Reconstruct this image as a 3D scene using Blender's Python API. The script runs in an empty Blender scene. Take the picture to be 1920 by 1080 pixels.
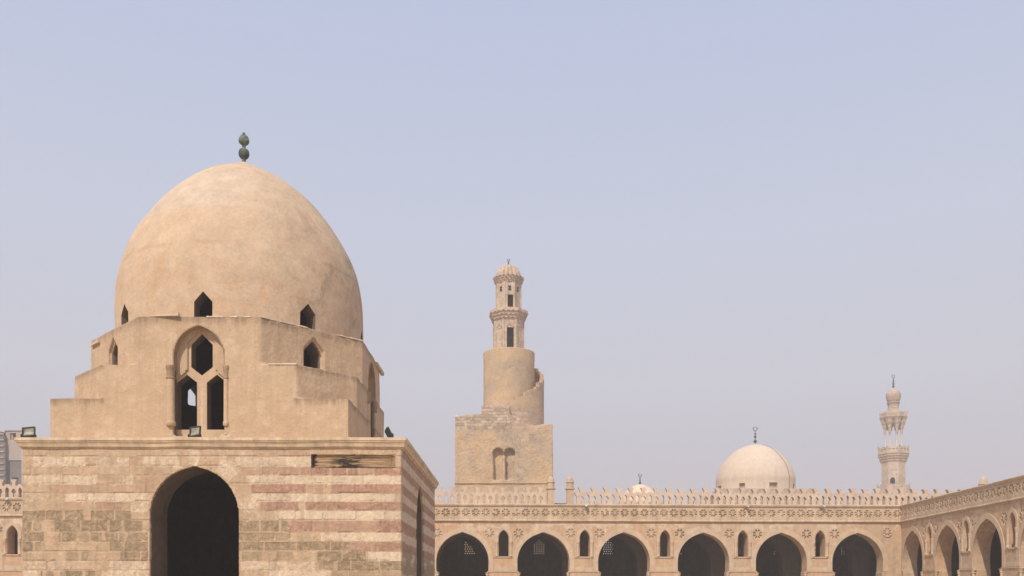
import bpy, bmesh, math, random
from mathutils import Vector, Matrix, noise
from mathutils.geometry import tessellate_polygon

random.seed(11)
R = math.radians
HAZE = True
scene = bpy.context.scene
COL = scene.collection

# ------------------------------------------------------------------ camera
F = 1660.0                      # focal length in photo pixels (1920 wide)
HZ = 1096.0                     # horizon row in the photo
EYE = 1.7
cam_d = bpy.data.cameras.new("camera")
cam = bpy.data.objects.new("camera", cam_d)
COL.objects.link(cam)
cam.location = (0, 0, EYE)
cam.rotation_euler = (R(90), 0, 0)
cam_d.sensor_width = 36
cam_d.lens = 36 * F / 1920
cam_d.shift_y = (HZ - 540) / 1920
cam_d.clip_start = 0.1
cam_d.clip_end = 6000
scene.camera = cam

# ------------------------------------------------------------------ light
SUN_EL, SUN_AZ = 47.0, 22.0     # azimuth: degrees to the left of straight behind the camera
sun_d = bpy.data.lights.new("sun", 'SUN')
sun_d.energy = 3.5
sun_d.angle = R(0.9)
sun_d.color = (1.0, 0.90, 0.77)
sun = bpy.data.objects.new("sun", sun_d)
COL.objects.link(sun)
to_sun = Vector((-math.sin(R(SUN_AZ)) * math.cos(R(SUN_EL)), -math.cos(R(SUN_AZ)) * math.cos(R(SUN_EL)), math.sin(R(SUN_EL))))
sun.rotation_euler = to_sun.to_track_quat('Z', 'Y').to_euler()
sun.location = (-30, -40, 90)

world = bpy.data.worlds.new("World")
scene.world = world
world.use_nodes = True
wt = world.node_tree
wt.nodes.clear()
w_out = wt.nodes.new('ShaderNodeOutputWorld')
w_bg = wt.nodes.new('ShaderNodeBackground')
w_sky = wt.nodes.new('ShaderNodeTexSky')
w_sky.sky_type = 'NISHITA'
w_sky.sun_disc = False
w_sky.sun_elevation = R(SUN_EL)
w_sky.sun_rotation = math.atan2(to_sun.x, to_sun.y)
w_sky.dust_density = 4.0
w_sky.air_density = 1.3
w_tc = wt.nodes.new('ShaderNodeTexCoord')
w_sep = wt.nodes.new('ShaderNodeSeparateXYZ')
w_ramp = wt.nodes.new('ShaderNodeValToRGB')
w_mul = wt.nodes.new('ShaderNodeMix'); w_mul.data_type = 'RGBA'; w_mul.blend_type = 'MULTIPLY'
w_mix = wt.nodes.new('ShaderNodeMix'); w_mix.data_type = 'RGBA'
wt.links.new(w_tc.outputs['Generated'], w_sep.inputs[0])
wt.links.new(w_sep.outputs['Z'], w_ramp.inputs[0])
el = w_ramp.color_ramp.elements
el[0].position = 0.0;  el[0].color = (0.495, 0.462, 0.502, 1)
el[1].position = 1.0;  el[1].color = (0.44, 0.49, 0.64, 1)
for p, c in ((0.10, (0.535, 0.505, 0.560)), (0.22, (0.622, 0.612, 0.682)), (0.36, (0.605, 0.636, 0.760)), (0.55, (0.535, 0.592, 0.785))):
    e = el.new(p); e.color = (*c, 1)
w_mul.inputs[0].default_value = 1.0
wt.links.new(w_ramp.outputs[0], w_mul.inputs[6])
w_mul.inputs[7].default_value = (10, 10, 10, 1)
w_mix.inputs[0].default_value = 0.10
wt.links.new(w_mul.outputs[2], w_mix.inputs[6])
wt.links.new(w_sky.outputs[0], w_mix.inputs[7])
wt.links.new(w_mix.outputs[2], w_bg.inputs[0])
w_bg.inputs[1].default_value = 0.1
wt.links.new(w_bg.outputs[0], w_out.inputs[0])

scene.view_settings.view_transform = 'Standard'
scene.view_settings.look = 'None'
scene.view_settings.exposure = 0.0
scene.view_settings.gamma = 1.0
scene.render.engine = 'CYCLES'
scene.cycles.max_bounces = 6
scene.cycles.diffuse_bounces = 4
scene.cycles.volume_bounces = 1
scene.cycles.use_denoising = True

# ------------------------------------------------------------------ node helpers
class NT:
    def __init__(self, name):
        self.m = bpy.data.materials.new(name)
        self.m.use_nodes = True
        self.t = self.m.node_tree
        self.b = self.t.nodes['Principled BSDF']
        self.b.inputs['Specular IOR Level'].default_value = 0.15
        self.b.inputs['Roughness'].default_value = 0.9
        g = self.t.nodes.new('ShaderNodeNewGeometry')
        self.pos = g.outputs['Position']
        s = self.t.nodes.new('ShaderNodeSeparateXYZ')
        self.t.links.new(self.pos, s.inputs[0])
        self.x, self.y, self.z = s.outputs
    def put(self, sock, v):
        if v is None: return
        if isinstance(v, bpy.types.NodeSocket): self.t.links.new(v, sock)
        elif isinstance(v, (tuple, list)) and len(v) == 3 and sock.type == 'RGBA': sock.default_value = (*v, 1)
        else: sock.default_value = v
    def math(self, op, a, b=None, c=None, clamp=False):
        n = self.t.nodes.new('ShaderNodeMath'); n.operation = op; n.use_clamp = clamp
        self.put(n.inputs[0], a); self.put(n.inputs[1], b); self.put(n.inputs[2], c)
        return n.outputs[0]
    def add(self, a, b): return self.math('ADD', a, b)
    def sub(self, a, b): return self.math('SUBTRACT', a, b)
    def mul(self, a, b): return self.math('MULTIPLY', a, b)
    def step(self, v, lo, hi):                      # smooth 0..1 between lo and hi
        n = self.t.nodes.new('ShaderNodeMapRange'); n.interpolation_type = 'SMOOTHSTEP'
        self.put(n.inputs[0], v); self.put(n.inputs[1], lo); self.put(n.inputs[2], hi)
        n.inputs[3].default_value = 0; n.inputs[4].default_value = 1
        return n.outputs[0]
    def rng(self, v, lo, hi, a, b):
        n = self.t.nodes.new('ShaderNodeMapRange')
        self.put(n.inputs[0], v)
        for i, q in enumerate((lo, hi, a, b)): self.put(n.inputs[i + 1], q)
        return n.outputs[0]
    def mix(self, f, a, b, mode='MIX'):
        n = self.t.nodes.new('ShaderNodeMix'); n.data_type = 'RGBA'; n.blend_type = mode
        self.put(n.inputs[0], f); self.put(n.inputs[6], a); self.put(n.inputs[7], b)
        return n.outputs[2]
    def vec(self, x, y, z):
        n = self.t.nodes.new('ShaderNodeCombineXYZ')
        self.put(n.inputs[0], x); self.put(n.inputs[1], y); self.put(n.inputs[2], z)
        return n.outputs[0]
    def vmul(self, v, k):
        n = self.t.nodes.new('ShaderNodeVectorMath'); n.operation = 'MULTIPLY'
        self.put(n.inputs[0], v); n.inputs[1].default_value = k
        return n.outputs[0]
    def noise(self, scale, detail=5, rough=0.6, v=None, dist=0.0):
        n = self.t.nodes.new('ShaderNodeTexNoise')
        self.put(n.inputs['Vector'], v if v is not None else self.pos)
        n.inputs['Scale'].default_value = scale; n.inputs['Detail'].default_value = detail
        n.inputs['Roughness'].default_value = rough; n.inputs['Distortion'].default_value = dist
        return n.outputs[0]
    def voro(self, scale, v=None, feature='F1'):
        n = self.t.nodes.new('ShaderNodeTexVoronoi'); n.feature = feature
        self.put(n.inputs['Vector'], v if v is not None else self.pos)
        n.inputs['Scale'].default_value = scale
        return n.outputs[0]
    def brick(self, v, w, h, mortar=0.012, offset=0.5):
        n = self.t.nodes.new('ShaderNodeTexBrick')
        self.put(n.inputs['Vector'], v)
        n.inputs['Color1'].default_value = (0, 0, 0, 1); n.inputs['Color2'].default_value = (1, 1, 1, 1)
        n.inputs['Mortar'].default_value = (0.5, 0.5, 0.5, 1)
        n.inputs['Scale'].default_value = 1.0; n.inputs['Mortar Size'].default_value = mortar
        n.inputs['Mortar Smooth'].default_value = 0.3; n.inputs['Bias'].default_value = 0.0
        n.inputs['Brick Width'].default_value = w; n.inputs['Row Height'].default_value = h
        n.offset = offset
        return n.outputs[0], n.outputs[1]
    def gray(self, c):
        n = self.t.nodes.new('ShaderNodeRGBToBW'); self.put(n.inputs[0], c); return n.outputs[0]
    def scale_col(self, c, k):                       # colour times a scalar socket
        return self.mix(1.0, c, self.vec(k, k, k), 'MULTIPLY')
    def bump(self, h, dist, strength=1.0):
        n = self.t.nodes.new('ShaderNodeBump')
        n.inputs['Strength'].default_value = strength; n.inputs['Distance'].default_value = dist
        self.put(n.inputs['Height'], h)
        self.t.links.new(n.outputs[0], self.b.inputs['Normal'])
    def done(self, col, rough=None):
        self.put(self.b.inputs['Base Color'], col)
        if rough is not None: self.put(self.b.inputs['Roughness'], rough)
        return self.m

def stone(name, base, alt, stain, k_var=0.22, streak=0.25, stain_amt=0.35, big=0.3, bump=0.03, brick=None, pits=0.0, lime=None):
    t = NT(name)
    n1 = t.noise(big, 6, 0.6)
    n2 = t.noise(2.2, 8, 0.65)
    n3 = t.noise(1.0, 6, 0.7, v=t.vmul(t.pos, (2.6, 2.6, 0.16)))
    n4 = t.noise(0.75, 9, 0.72, dist=0.4)
    n5 = t.noise(14, 5, 0.7)
    col = t.mix(t.step(n1, 0.38, 0.64), base, alt)
    col = t.mix(t.mul(t.step(n4, 0.54, 0.74), stain_amt), col, stain)
    if lime:
        lf = t.step(t.add(t.noise(0.42, 8, 0.68, dist=0.5), t.rng(t.z, lime[0], lime[1], -0.10, 0.05)), 0.545, 0.565)
        col = t.mix(t.mul(lf, 0.75), col, lime[2])
    v = t.add(t.rng(n2, 0.25, 0.75, 1 - k_var * 1.3, 1 + k_var), t.rng(n3, 0.3, 0.7, -streak * 0.5, streak * 0.5))
    v = t.add(v, t.rng(n5, 0.3, 0.7, -0.06, 0.06))
    h = t.add(t.mul(n2, 0.7), t.mul(n5, 0.25))
    if brick:
        bw, bh, amt = brick
        wob = t.mul(t.sub(t.noise(1.7, 3, 0.5), 0.5), 0.10)
        bc, bf = t.brick(t.vec(t.add(t.add(t.x, t.y), wob), t.add(t.z, t.mul(wob, 0.5)), 0.0), bw, bh, 0.02)
        g = t.gray(bc)
        v = t.add(v, t.rng(g, 0, 1, -amt, amt))
        show = t.step(t.noise(0.4, 4, 0.6), 0.4, 0.6)
        v = t.sub(v, t.mul(t.mul(bf, show), amt * 1.1))
        h = t.sub(h, t.mul(bf, t.mul(show, 0.5)))
    if pits:
        p = t.step(t.noise(5.5, 6, 0.6, dist=0.6), 0.66, 0.74)
        v = t.sub(v, t.mul(p, pits)); h = t.sub(h, t.mul(p, 0.5))
    t.bump(h, bump)
    return t.done(t.scale_col(col, v))

def plain(name, c, rough=0.6, metal=0.0, var=0.15, scale=6, spec=0.3):
    t = NT(name)
    t.b.inputs['Metallic'].default_value = metal
    t.b.inputs['Specular IOR Level'].default_value = spec
    v = t.rng(t.noise(scale, 5, 0.65), 0.25, 0.75, 1 - var, 1 + var)
    return t.done(t.scale_col(c, v), rough)

# ------------------------------------------------------------------ object helpers
def tag(o, label=None, cat=None, group=None, kind=None):
    if label: o['label'] = label
    if cat: o['category'] = cat
    if group: o['group'] = group
    if kind: o['kind'] = kind
    return o

def thing(name, label, cat, loc=(0, 0, 0), group=None):
    o = bpy.data.objects.new(name, None)
    COL.objects.link(o); o.location = loc
    o.empty_display_size = 0.5
    return tag(o, label, cat, group)

def link(name, me, mat=None, parent=None, loc=None):
    """mesh -> object; vertices are world coordinates, so the parent's offset is taken out"""
    o = bpy.data.objects.new(name, me)
    COL.objects.link(o)
    if mat is not None and not me.materials: me.materials.append(mat)
    if parent is not None:
        o.parent = parent
        o.matrix_parent_inverse = Matrix.Identity(4)
        base = Vector((0, 0, 0)); p = parent
        while p is not None: base += p.location; p = p.parent
        o.location = (Vector(loc) if loc is not None else Vector((0, 0, 0))) - base
    elif loc is not None: o.location = loc
    return o

def mesh_of(name, bm, smooth=None):
    bmesh.ops.recalc_face_normals(bm, faces=bm.faces)
    me = bpy.data.meshes.new(name)
    bm.to_mesh(me); bm.free()
    if smooth is not None:
        for p in me.polygons: p.use_smooth = True
        me.set_sharp_from_angle(angle=R(smooth))
    return me

def obj(name, bm, mat, parent=None, smooth=None, loc=None):
    return link(name, mesh_of(name, bm, smooth), mat, parent, loc)

IDENT = lambda u, v, w: Vector((u, w, v))           # u = x, v = z, w = y

def plate(bm, loops, w0, w1, xf=IDENT, back=True):
    """flat plate with holes: loops[0] outline, others holes, in (u, v); front at w0, back at w1"""
    pts = [Vector((p[0], p[1], 0)) for l in loops for p in l]
    tris = tessellate_polygon([[Vector((p[0], p[1], 0)) for p in l] for l in loops])
    f = [bm.verts.new(xf(p.x, p.y, w0)) for p in pts]
    b = [bm.verts.new(xf(p.x, p.y, w1)) for p in pts]
    for t in tris:
        try:
            bm.faces.new([f[i] for i in t])
            if back: bm.faces.new([b[i] for i in reversed(t)])
        except ValueError: pass
    i0 = 0
    for l in loops:
        n = len(l)
        for i in range(n):
            a, c = i0 + i, i0 + (i + 1) % n
            try: bm.faces.new((f[a], f[c], b[c], b[a]))
            except ValueError: pass
        i0 += n

def box(bm, x0, x1, y0, y1, z0, z1, xf=None):
    c = [(x, y, z) for z in (z0, z1) for y in (y0, y1) for x in (x0, x1)]
    v = [bm.verts.new(xf(*p) if xf else p) for p in c]
    for f in ((0, 2, 3, 1), (4, 5, 7, 6), (0, 1, 5, 4), (2, 6, 7, 3), (0, 4, 6, 2), (1, 3, 7, 5)):
        bm.faces.new([v[i] for i in f])

def lathe(bm, prof, cx=0, cy=0, n=48, close=False, ribs=None, rot=0.0):
    """surface of revolution of (r, z) points; ribs = (count, depth, zmin)"""
    rings = []
    for r, z in prof:
        if r < 1e-4:
            rings.append([bm.verts.new((cx, cy, z))]); continue
        ring = []
        for i in range(n):
            a = 2 * math.pi * i / n + rot
            rr = r
            if ribs and ribs[2] <= z <= ribs[3]: rr = r * (1 - ribs[1] * (1 - abs(math.sin(a * ribs[0] / 2))))
            ring.append(bm.verts.new((cx + rr * math.cos(a), cy + rr * math.sin(a), z)))
        rings.append(ring)
    for A, B in zip(rings, rings[1:]):
        for i in range(n):
            j = (i + 1) % n
            if len(A) == 1 and len(B) == 1: continue
            if len(A) == 1: bm.faces.new((A[0], B[j], B[i]))
            elif len(B) == 1: bm.faces.new((A[i], A[j], B[0]))
            else: bm.faces.new((A[i], A[j], B[j], B[i]))
    if close:
        for A in (rings[0], rings[-1]):
            if len(A) > 2: bm.faces.new(A)

def tube(bm, pts, r, n=6):
    rings = []
    pts = [Vector(p) for p in pts]
    for i, p in enumerate(pts):
        d = (pts[min(i + 1, len(pts) - 1)] - pts[max(i - 1, 0)]).normalized()
        a = d.orthogonal().normalized(); b = d.cross(a)
        rings.append([bm.verts.new(p + (a * math.cos(2 * math.pi * k / n) + b * math.sin(2 * math.pi * k / n)) * r) for k in range(n)])
    for A, B in zip(rings, rings[1:]):
        for k in range(n): bm.faces.new((A[k], A[(k + 1) % n], B[(k + 1) % n], B[k]))
    bm.faces.new(rings[0]); bm.faces.new(rings[-1])

def smooth_prof(pts, k=6):
    """Catmull-Rom through (r, z) points"""
    out = []
    for i in range(len(pts) - 1):
        p0, p1, p2, p3 = pts[max(i - 1, 0)], pts[i], pts[i + 1], pts[min(i + 2, len(pts) - 1)]
        for j in range(k):
            t = j / k
            q = []
            for d in (0, 1):
                a, b, c, e = p0[d], p1[d], p2[d], p3[d]
                q.append(0.5 * (2 * b + (c - a) * t + (2 * a - 5 * b + 4 * c - e) * t * t + (3 * b - a - 3 * c + e) * t ** 3))
            out.append((max(q[0], 0), q[1]))
    out.append(pts[-1])
    return out

def arch_half(w, rise, n=9, th=58):
    """right half of a four-centred pointed arch from (w, 0) to (0, rise)"""
    s, c = math.sin(R(th)), math.cos(R(th))
    lo, hi = 0.05 * w, 3 * w
    yy = lambda r: r * s + (w - r + r * c) / s * c
    for _ in range(50):
        m = (lo + hi) / 2
        if (yy(m) < rise): lo = m
        else: hi = m
    r = (lo + hi) / 2
    p = [(w - r + r * math.cos(R(th) * i / n), r * math.sin(R(th) * i / n)) for i in range(n + 1)]
    p.append((0, rise))
    return p

def arch_loop(uc, w, z0, zs, za, n=9, th=58, taper=0.0):
    """closed outline of an arched opening: sill z0, springing zs, apex za"""
    h = arch_half(w, za - zs, n, th)
    return [(uc - w + taper, z0), (uc + w - taper, z0)] + [(uc + x, zs + y) for x, y in h] + [(uc - x, zs + y) for x, y in reversed(h[:-1])]

def boolean(o, cutters, op='DIFFERENCE'):
    for c in cutters:
        m = o.modifiers.new('b', 'BOOLEAN'); m.operation = op; m.solver = 'EXACT'; m.object = c
    dg = bpy.context.evaluated_depsgraph_get()
    me = bpy.data.meshes.new_from_object(o.evaluated_get(dg))
    o.modifiers.clear()
    for c in cutters: bpy.data.objects.remove(c)
    old = o.data; o.data = me
    return o

def remesh(o, size, amp=0.02, freq=1.1, fine=0.008, smooth_it=0):
    m = o.modifiers.new('r', 'REMESH'); m.mode = 'VOXEL'; m.voxel_size = size; m.adaptivity = 0
    m.use_smooth_shade = True
    dg = bpy.context.evaluated_depsgraph_get()
    me = bpy.data.meshes.new_from_object(o.evaluated_get(dg))
    o.modifiers.clear()
    o.data = me
    nv = len(me.vertices)
    co = [0.0] * (3 * nv); no = [0.0] * (3 * nv)
    me.vertices.foreach_get('co', co); me.vertices.foreach_get('normal', no)
    for i in range(0, 3 * nv, 3):
        p = Vector(co[i:i + 3])
        k = amp * noise.noise(p * freq) + fine * noise.noise(p * 5.3) + fine * 0.7 * noise.noise(p * 11.0)
        co[i] += no[i] * k; co[i + 1] += no[i + 1] * k; co[i + 2] += no[i + 2] * k
    me.vertices.foreach_set('co', co); me.update()
    for p in me.polygons: p.use_smooth = True
    me.set_sharp_from_angle(angle=R(50))
    return o

def tmp(bm):
    bmesh.ops.recalc_face_normals(bm, faces=bm.faces)
    me = bpy.data.meshes.new('cut'); bm.to_mesh(me); bm.free()
    o = bpy.data.objects.new('cut', me); COL.objects.link(o)
    return o

def prism(loop, w0, w1, xf=IDENT):
    bm = bmesh.new(); plate(bm, [loop], w0, w1, xf); return tmp(bm)

def PX(px, Y): return (px - 960) * Y / F
def PZ(py, Y): return EYE + (HZ - py) * Y / F

# ------------------------------------------------------------------ materials
def mat_dome():
    t = NT('dome_plaster')
    n1 = t.noise(0.30, 6, 0.6, dist=0.3); n2 = t.noise(1.5, 9, 0.68); n3 = t.noise(6.5, 7, 0.7, dist=0.5); n5 = t.noise(17, 5, 0.7)
    st = t.noise(1.0, 7, 0.72, v=t.vmul(t.pos, (3.0, 3.0, 0.35)))
    n6 = t.noise(0.7, 8, 0.7, dist=0.6)
    c = t.mix(t.step(n1, 0.36, 0.64), (0.615, 0.462, 0.322), (0.59, 0.430, 0.295))
    ze = t.add(t.z, t.mul(t.sub(n6, 0.5), 0.7))
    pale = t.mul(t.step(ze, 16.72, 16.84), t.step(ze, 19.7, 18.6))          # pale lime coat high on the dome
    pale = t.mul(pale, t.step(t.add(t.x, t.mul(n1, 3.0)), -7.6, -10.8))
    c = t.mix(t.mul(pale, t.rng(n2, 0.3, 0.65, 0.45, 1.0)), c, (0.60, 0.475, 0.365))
    ring = t.mul(t.step(t.math('ABSOLUTE', t.sub(ze, 15.1)), 0.16, 0.02), t.step(t.noise(0.5, 4, 0.6), 0.5, 0.62))
    c = t.mix(t.mul(ring, 0.4), c, (0.36, 0.26, 0.17))
    org = t.mul(t.step(n6, 0.50, 0.66), t.step(t.z, 16.8, 13.6))
    c = t.mix(t.mul(org, 0.55), c, (0.60, 0.355, 0.195))
    pink = t.mul(t.step(t.noise(0.55, 6, 0.6, v=t.vmul(t.pos, (1, 1, 1.8))), 0.54, 0.68), t.step(t.z, 18.5, 16.5))
    c = t.mix(t.mul(pink, 0.4), c, (0.60, 0.37, 0.245))
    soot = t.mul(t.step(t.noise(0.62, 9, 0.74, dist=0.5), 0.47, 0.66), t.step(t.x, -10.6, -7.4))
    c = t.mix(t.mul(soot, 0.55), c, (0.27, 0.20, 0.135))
    spots = t.mul(t.step(n3, 0.63, 0.72), t.step(n2, 0.50, 0.62))
    c = t.mix(t.mul(spots, 0.7), c, (0.31, 0.22, 0.145))
    v = t.add(t.rng(n2, 0.25, 0.75, 0.84, 1.13), t.rng(st, 0.3, 0.7, -0.04, 0.04))
    v = t.add(v, t.rng(n3, 0.25, 0.75, -0.12, 0.11)); v = t.add(v, t.rng(n5, 0.3, 0.7, -0.05, 0.05))
    t.bump(t.add(t.mul(n2, 0.6), t.add(t.mul(n3, 0.35), t.mul(n5, 0.2))), 0.05)
    return t.done(t.scale_col(c, v))
M_dome = mat_dome()

def mat_body():
    t = NT('wall_plaster')
    n1 = t.noise(0.45, 6, 0.6); n2 = t.noise(1.9, 9, 0.66); n3 = t.noise(8, 7, 0.7, dist=0.5); n5 = t.noise(22, 5, 0.7)
    st = t.noise(1.0, 6, 0.7, v=t.vmul(t.pos, (3.2, 3.2, 0.12)))
    st2 = t.noise(1.0, 5, 0.65, v=t.vmul(t.pos, (5.5, 5.5, 0.5)))
    c = t.mix(t.step(n1, 0.38, 0.62), (0.575, 0.415, 0.275), (0.55, 0.39, 0.255))
    c = t.mix(t.mul(t.step(n2, 0.50, 0.66), 0.5), c, (0.64, 0.485, 0.345))
    c = t.mix(t.mul(t.step(t.noise(0.85, 8, 0.7, dist=0.5), 0.52, 0.66), 0.18), c, (0.46, 0.325, 0.21))
    # grime running down below each ledge
    def drip(zt, d): return t.mul(t.step(t.add(t.z, t.mul(st2, d * 0.9)), zt - d * 0.35, zt + d * 0.45), t.step(t.z, zt + 0.05, zt - 0.02))
    out1 = t.step(t.math('ABSOLUTE', t.sub(t.x, -12.05)), 3.55, 3.75)
    g = t.math('MAXIMUM', drip(12.0, 0.55), t.mul(out1, t.math('MAXIMUM', drip(10.18, 0.45), drip(8.86, 0.45))))
    c = t.mix(t.mul(g, t.rng(st2, 0.3, 0.7, 0.4, 1.0)), c, (0.30, 0.215, 0.14))
    run = t.mul(t.step(st, 0.60, 0.68), t.rng(n2, 0.3, 0.7, 0.3, 1.0))
    c = t.mix(t.mul(run, 0.75), c, (0.72, 0.57, 0.43))
    dk = t.mul(t.step(st, 0.40, 0.32), t.rng(n2, 0.3, 0.7, 0.2, 1.0))
    c = t.mix(t.mul(dk, 0.5), c, (0.38, 0.27, 0.175))
    pit = t.step(t.noise(2.6, 3, 0.5, dist=0.3), 0.745, 0.765)
    c = t.mix(t.mul(pit, 0.6), c, (0.30, 0.19, 0.11))
    v = t.add(t.rng(n2, 0.25, 0.75, 0.92, 1.07), t.rng(n3, 0.25, 0.75, -0.06, 0.06)); v = t.add(v, t.rng(st, 0.3, 0.7, -0.07, 0.07)); v = t.add(v, t.rng(n5, 0.3, 0.7, -0.06, 0.06))
    t.bump(t.add(t.mul(n2, 0.6), t.add(t.mul(n3, 0.4), t.mul(n5, 0.25))), 0.06)
    return t.done(t.scale_col(c, v))
M_body = mat_body()
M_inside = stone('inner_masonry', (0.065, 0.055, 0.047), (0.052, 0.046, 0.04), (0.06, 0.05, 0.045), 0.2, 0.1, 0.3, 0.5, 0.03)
M_reveal = stone('shade_toned_reveal_stone', (0.20, 0.15, 0.11), (0.16, 0.12, 0.09), (0.09, 0.07, 0.055), 0.2, 0.2, 0.5, 0.5, 0.03)  # shade inside the openings is put into this darker stone colour
M_carve = stone('carved_stucco', (0.42, 0.30, 0.20), (0.36, 0.26, 0.17), (0.20, 0.14, 0.09), 0.3, 0.2, 0.6, 1.5, 0.04)
M_cornice = stone('cornice_stone', (0.68, 0.52, 0.36), (0.62, 0.465, 0.315), (0.40, 0.29, 0.19), 0.18, 0.4, 0.5, 0.9, 0.04)
M_arc = stone('arcade_plaster', (0.575, 0.375, 0.23), (0.535, 0.385, 0.26), (0.40, 0.285, 0.19), 0.16, 0.24, 0.5, 0.17, 0.05, pits=0.07, lime=(5.2, 7.0, (0.66, 0.52, 0.39)))
M_band = stone('arch_band_plaster', (0.60, 0.455, 0.32), (0.565, 0.42, 0.29), (0.42, 0.31, 0.21), 0.14, 0.12, 0.4, 0.3, 0.03)
M_frieze = stone('frieze_plaster', (0.59, 0.45, 0.315), (0.54, 0.40, 0.27), (0.36, 0.265, 0.18), 0.2, 0.3, 0.5, 0.35, 0.05)
M_merlon = stone('parapet_plaster', (0.65, 0.51, 0.395), (0.60, 0.46, 0.35), (0.42, 0.31, 0.235), 0.14, 0.15, 0.35, 0.5, 0.03)
M_post = stone('post_plaster', (0.57, 0.425, 0.305), (0.53, 0.39, 0.275), (0.38, 0.28, 0.195), 0.16, 0.2, 0.45, 0.5, 0.04)
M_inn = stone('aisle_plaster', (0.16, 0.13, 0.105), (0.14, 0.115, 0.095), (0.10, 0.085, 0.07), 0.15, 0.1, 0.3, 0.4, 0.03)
def mat_tower():
    t = NT('tower_limestone')
    n1 = t.noise(0.16, 8, 0.66, dist=0.5); n2 = t.noise(0.9, 9, 0.68); n3 = t.noise(2.6, 8, 0.72, dist=0.4); n4 = t.noise(0.30, 8, 0.7, dist=0.7)
    bc, bf = t.brick(t.vec(t.add(t.x, t.mul(t.y, 0.6)), t.add(t.z, t.mul(n2, 0.15)), 0.0), 0.9, 0.40, 0.03)
    rnd = t.gray(bc)
    c = t.mix(t.step(n1, 0.44, 0.56), (0.60, 0.42, 0.255), (0.54, 0.40, 0.275))
    zz = t.add(t.z, t.mul(t.sub(n4, 0.5), 9.0))
    bare = t.mul(t.step(zz, 22.4, 23.6), t.step(t.z, 27.2, 26.2))            # bared blocks at the broken top
    bare = t.mul(bare, t.rng(t.x, -4.5, 3.0, 1.0, 0.35))
    blocks = t.mix(t.step(t.add(t.mul(rnd, 0.35), t.mul(n3, 0.8)), 0.45, 0.72), (0.40, 0.285, 0.19), (0.76, 0.61, 0.48))
    c = t.mix(t.mul(bare, 0.75), c, blocks)
    grey = t.mul(t.step(t.add(n4, t.mul(t.sub(n2, 0.5), 0.35)), 0.50, 0.54), t.step(t.z, 14.0, 19.5))
    c = t.mix(t.mul(grey, 0.55), c, (0.44, 0.345, 0.26))
    edge = t.math('ABSOLUTE', t.sub(t.add(n4, t.mul(t.sub(n2, 0.5), 0.35)), 0.515))
    crack = t.mul(t.step(edge, 0.012, 0.003), t.step(n1, 0.46, 0.56))
    c = t.mix(t.mul(crack, 0.75), c, (0.22, 0.155, 0.10))
    spots = t.mul(t.step(n3, 0.60, 0.70), t.step(n2, 0.48, 0.60))
    c = t.mix(t.mul(spots, 0.7), c, (0.30, 0.22, 0.145))
    v = t.add(t.rng(n2, 0.25, 0.75, 0.80, 1.14), t.rng(n3, 0.25, 0.75, -0.15, 0.12))
    h = t.add(t.mul(n2, 0.5), t.sub(t.mul(n3, 0.5), t.mul(t.mul(bf, bare), 0.4)))
    t.bump(h, 0.12)
    return t.done(t.scale_col(c, v))
M_tower = mat_tower()
M_kiosk = stone('kiosk_limestone', (0.60, 0.46, 0.35), (0.50, 0.38, 0.285), (0.30, 0.225, 0.165), 0.28, 0.3, 0.7, 0.45, 0.08)
M_minaret = stone('minaret_limestone', (0.57, 0.45, 0.355), (0.50, 0.39, 0.305), (0.33, 0.255, 0.20), 0.22, 0.2, 0.6, 0.3, 0.08, brick=(1.1, 0.45, 0.08))
M_pale = stone('pale_dome_plaster', (0.66, 0.54, 0.425), (0.64, 0.51, 0.40), (0.54, 0.43, 0.325), 0.07, 0.14, 0.3, 0.18, 0.03)
M_white = stone('whitewash_and_sunlit_edge', (0.72, 0.58, 0.45), (0.70, 0.55, 0.42), (0.55, 0.43, 0.33), 0.08, 0.1, 0.3, 0.3, 0.02)
M_marble = plain('pale_marble', (0.62, 0.56, 0.50), 0.5, var=0.12)
M_concrete = stone('grey_concrete', (0.40, 0.335, 0.285), (0.44, 0.37, 0.31), (0.26, 0.22, 0.19), 0.15, 0.25, 0.4, 0.15, 0.03)
M_cement_shadow = stone('cement_and_wall_shadow', (0.21, 0.185, 0.17), (0.18, 0.16, 0.15), (0.12, 0.105, 0.10), 0.15, 0.2, 0.4, 0.2, 0.03)
M_iron = plain('dark_bronze', (0.10, 0.11, 0.10), 0.6, 0.2)
M_black = plain('black_metal', (0.028, 0.026, 0.024), 0.5, 0.0, 0.3, 12)
M_dark = plain('dark_glass', (0.03, 0.033, 0.04), 0.25)
M_cable = plain('cable_sheath', (0.25, 0.19, 0.13), 0.7)
M_gutter = stone('gutter_plaster', (0.62, 0.50, 0.38), (0.58, 0.45, 0.33), (0.35, 0.26, 0.18), 0.15, 0.1, 0.4, 0.6, 0.02)
M_lamp = plain('weathered_white_metal', (0.55, 0.5, 0.43), 0.5)

def mat_patina():
    t = NT('green_patina')
    n = t.noise(7, 6, 0.7); n2 = t.noise(1.2, 6, 0.7, v=t.vmul(t.pos, (9, 9, 1.2)))
    c = t.mix(t.step(n, 0.38, 0.64), (0.045, 0.065, 0.056), (0.20, 0.265, 0.22))
    c = t.mix(t.mul(t.step(n2, 0.45, 0.65), 0.5), c, (0.30, 0.33, 0.27))
    low = t.step(t.z, 21.35, 21.05)
    c = t.mix(t.mul(low, 0.65), c, (0.065, 0.068, 0.066))
    t.bump(n, 0.02)
    return t.done(c, 0.7)
M_patina = mat_patina()

def mat_glass_lamp():
    t = NT('lamp_reflector_glass')
    n = t.noise(5, 4, 0.6)
    t.b.inputs['Specular IOR Level'].default_value = 0.6
    return t.done(t.mix(t.step(n, 0.35, 0.65), (0.20, 0.18, 0.12), (0.36, 0.33, 0.24)), 0.25)
M_lglass = mat_glass_lamp()

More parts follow.
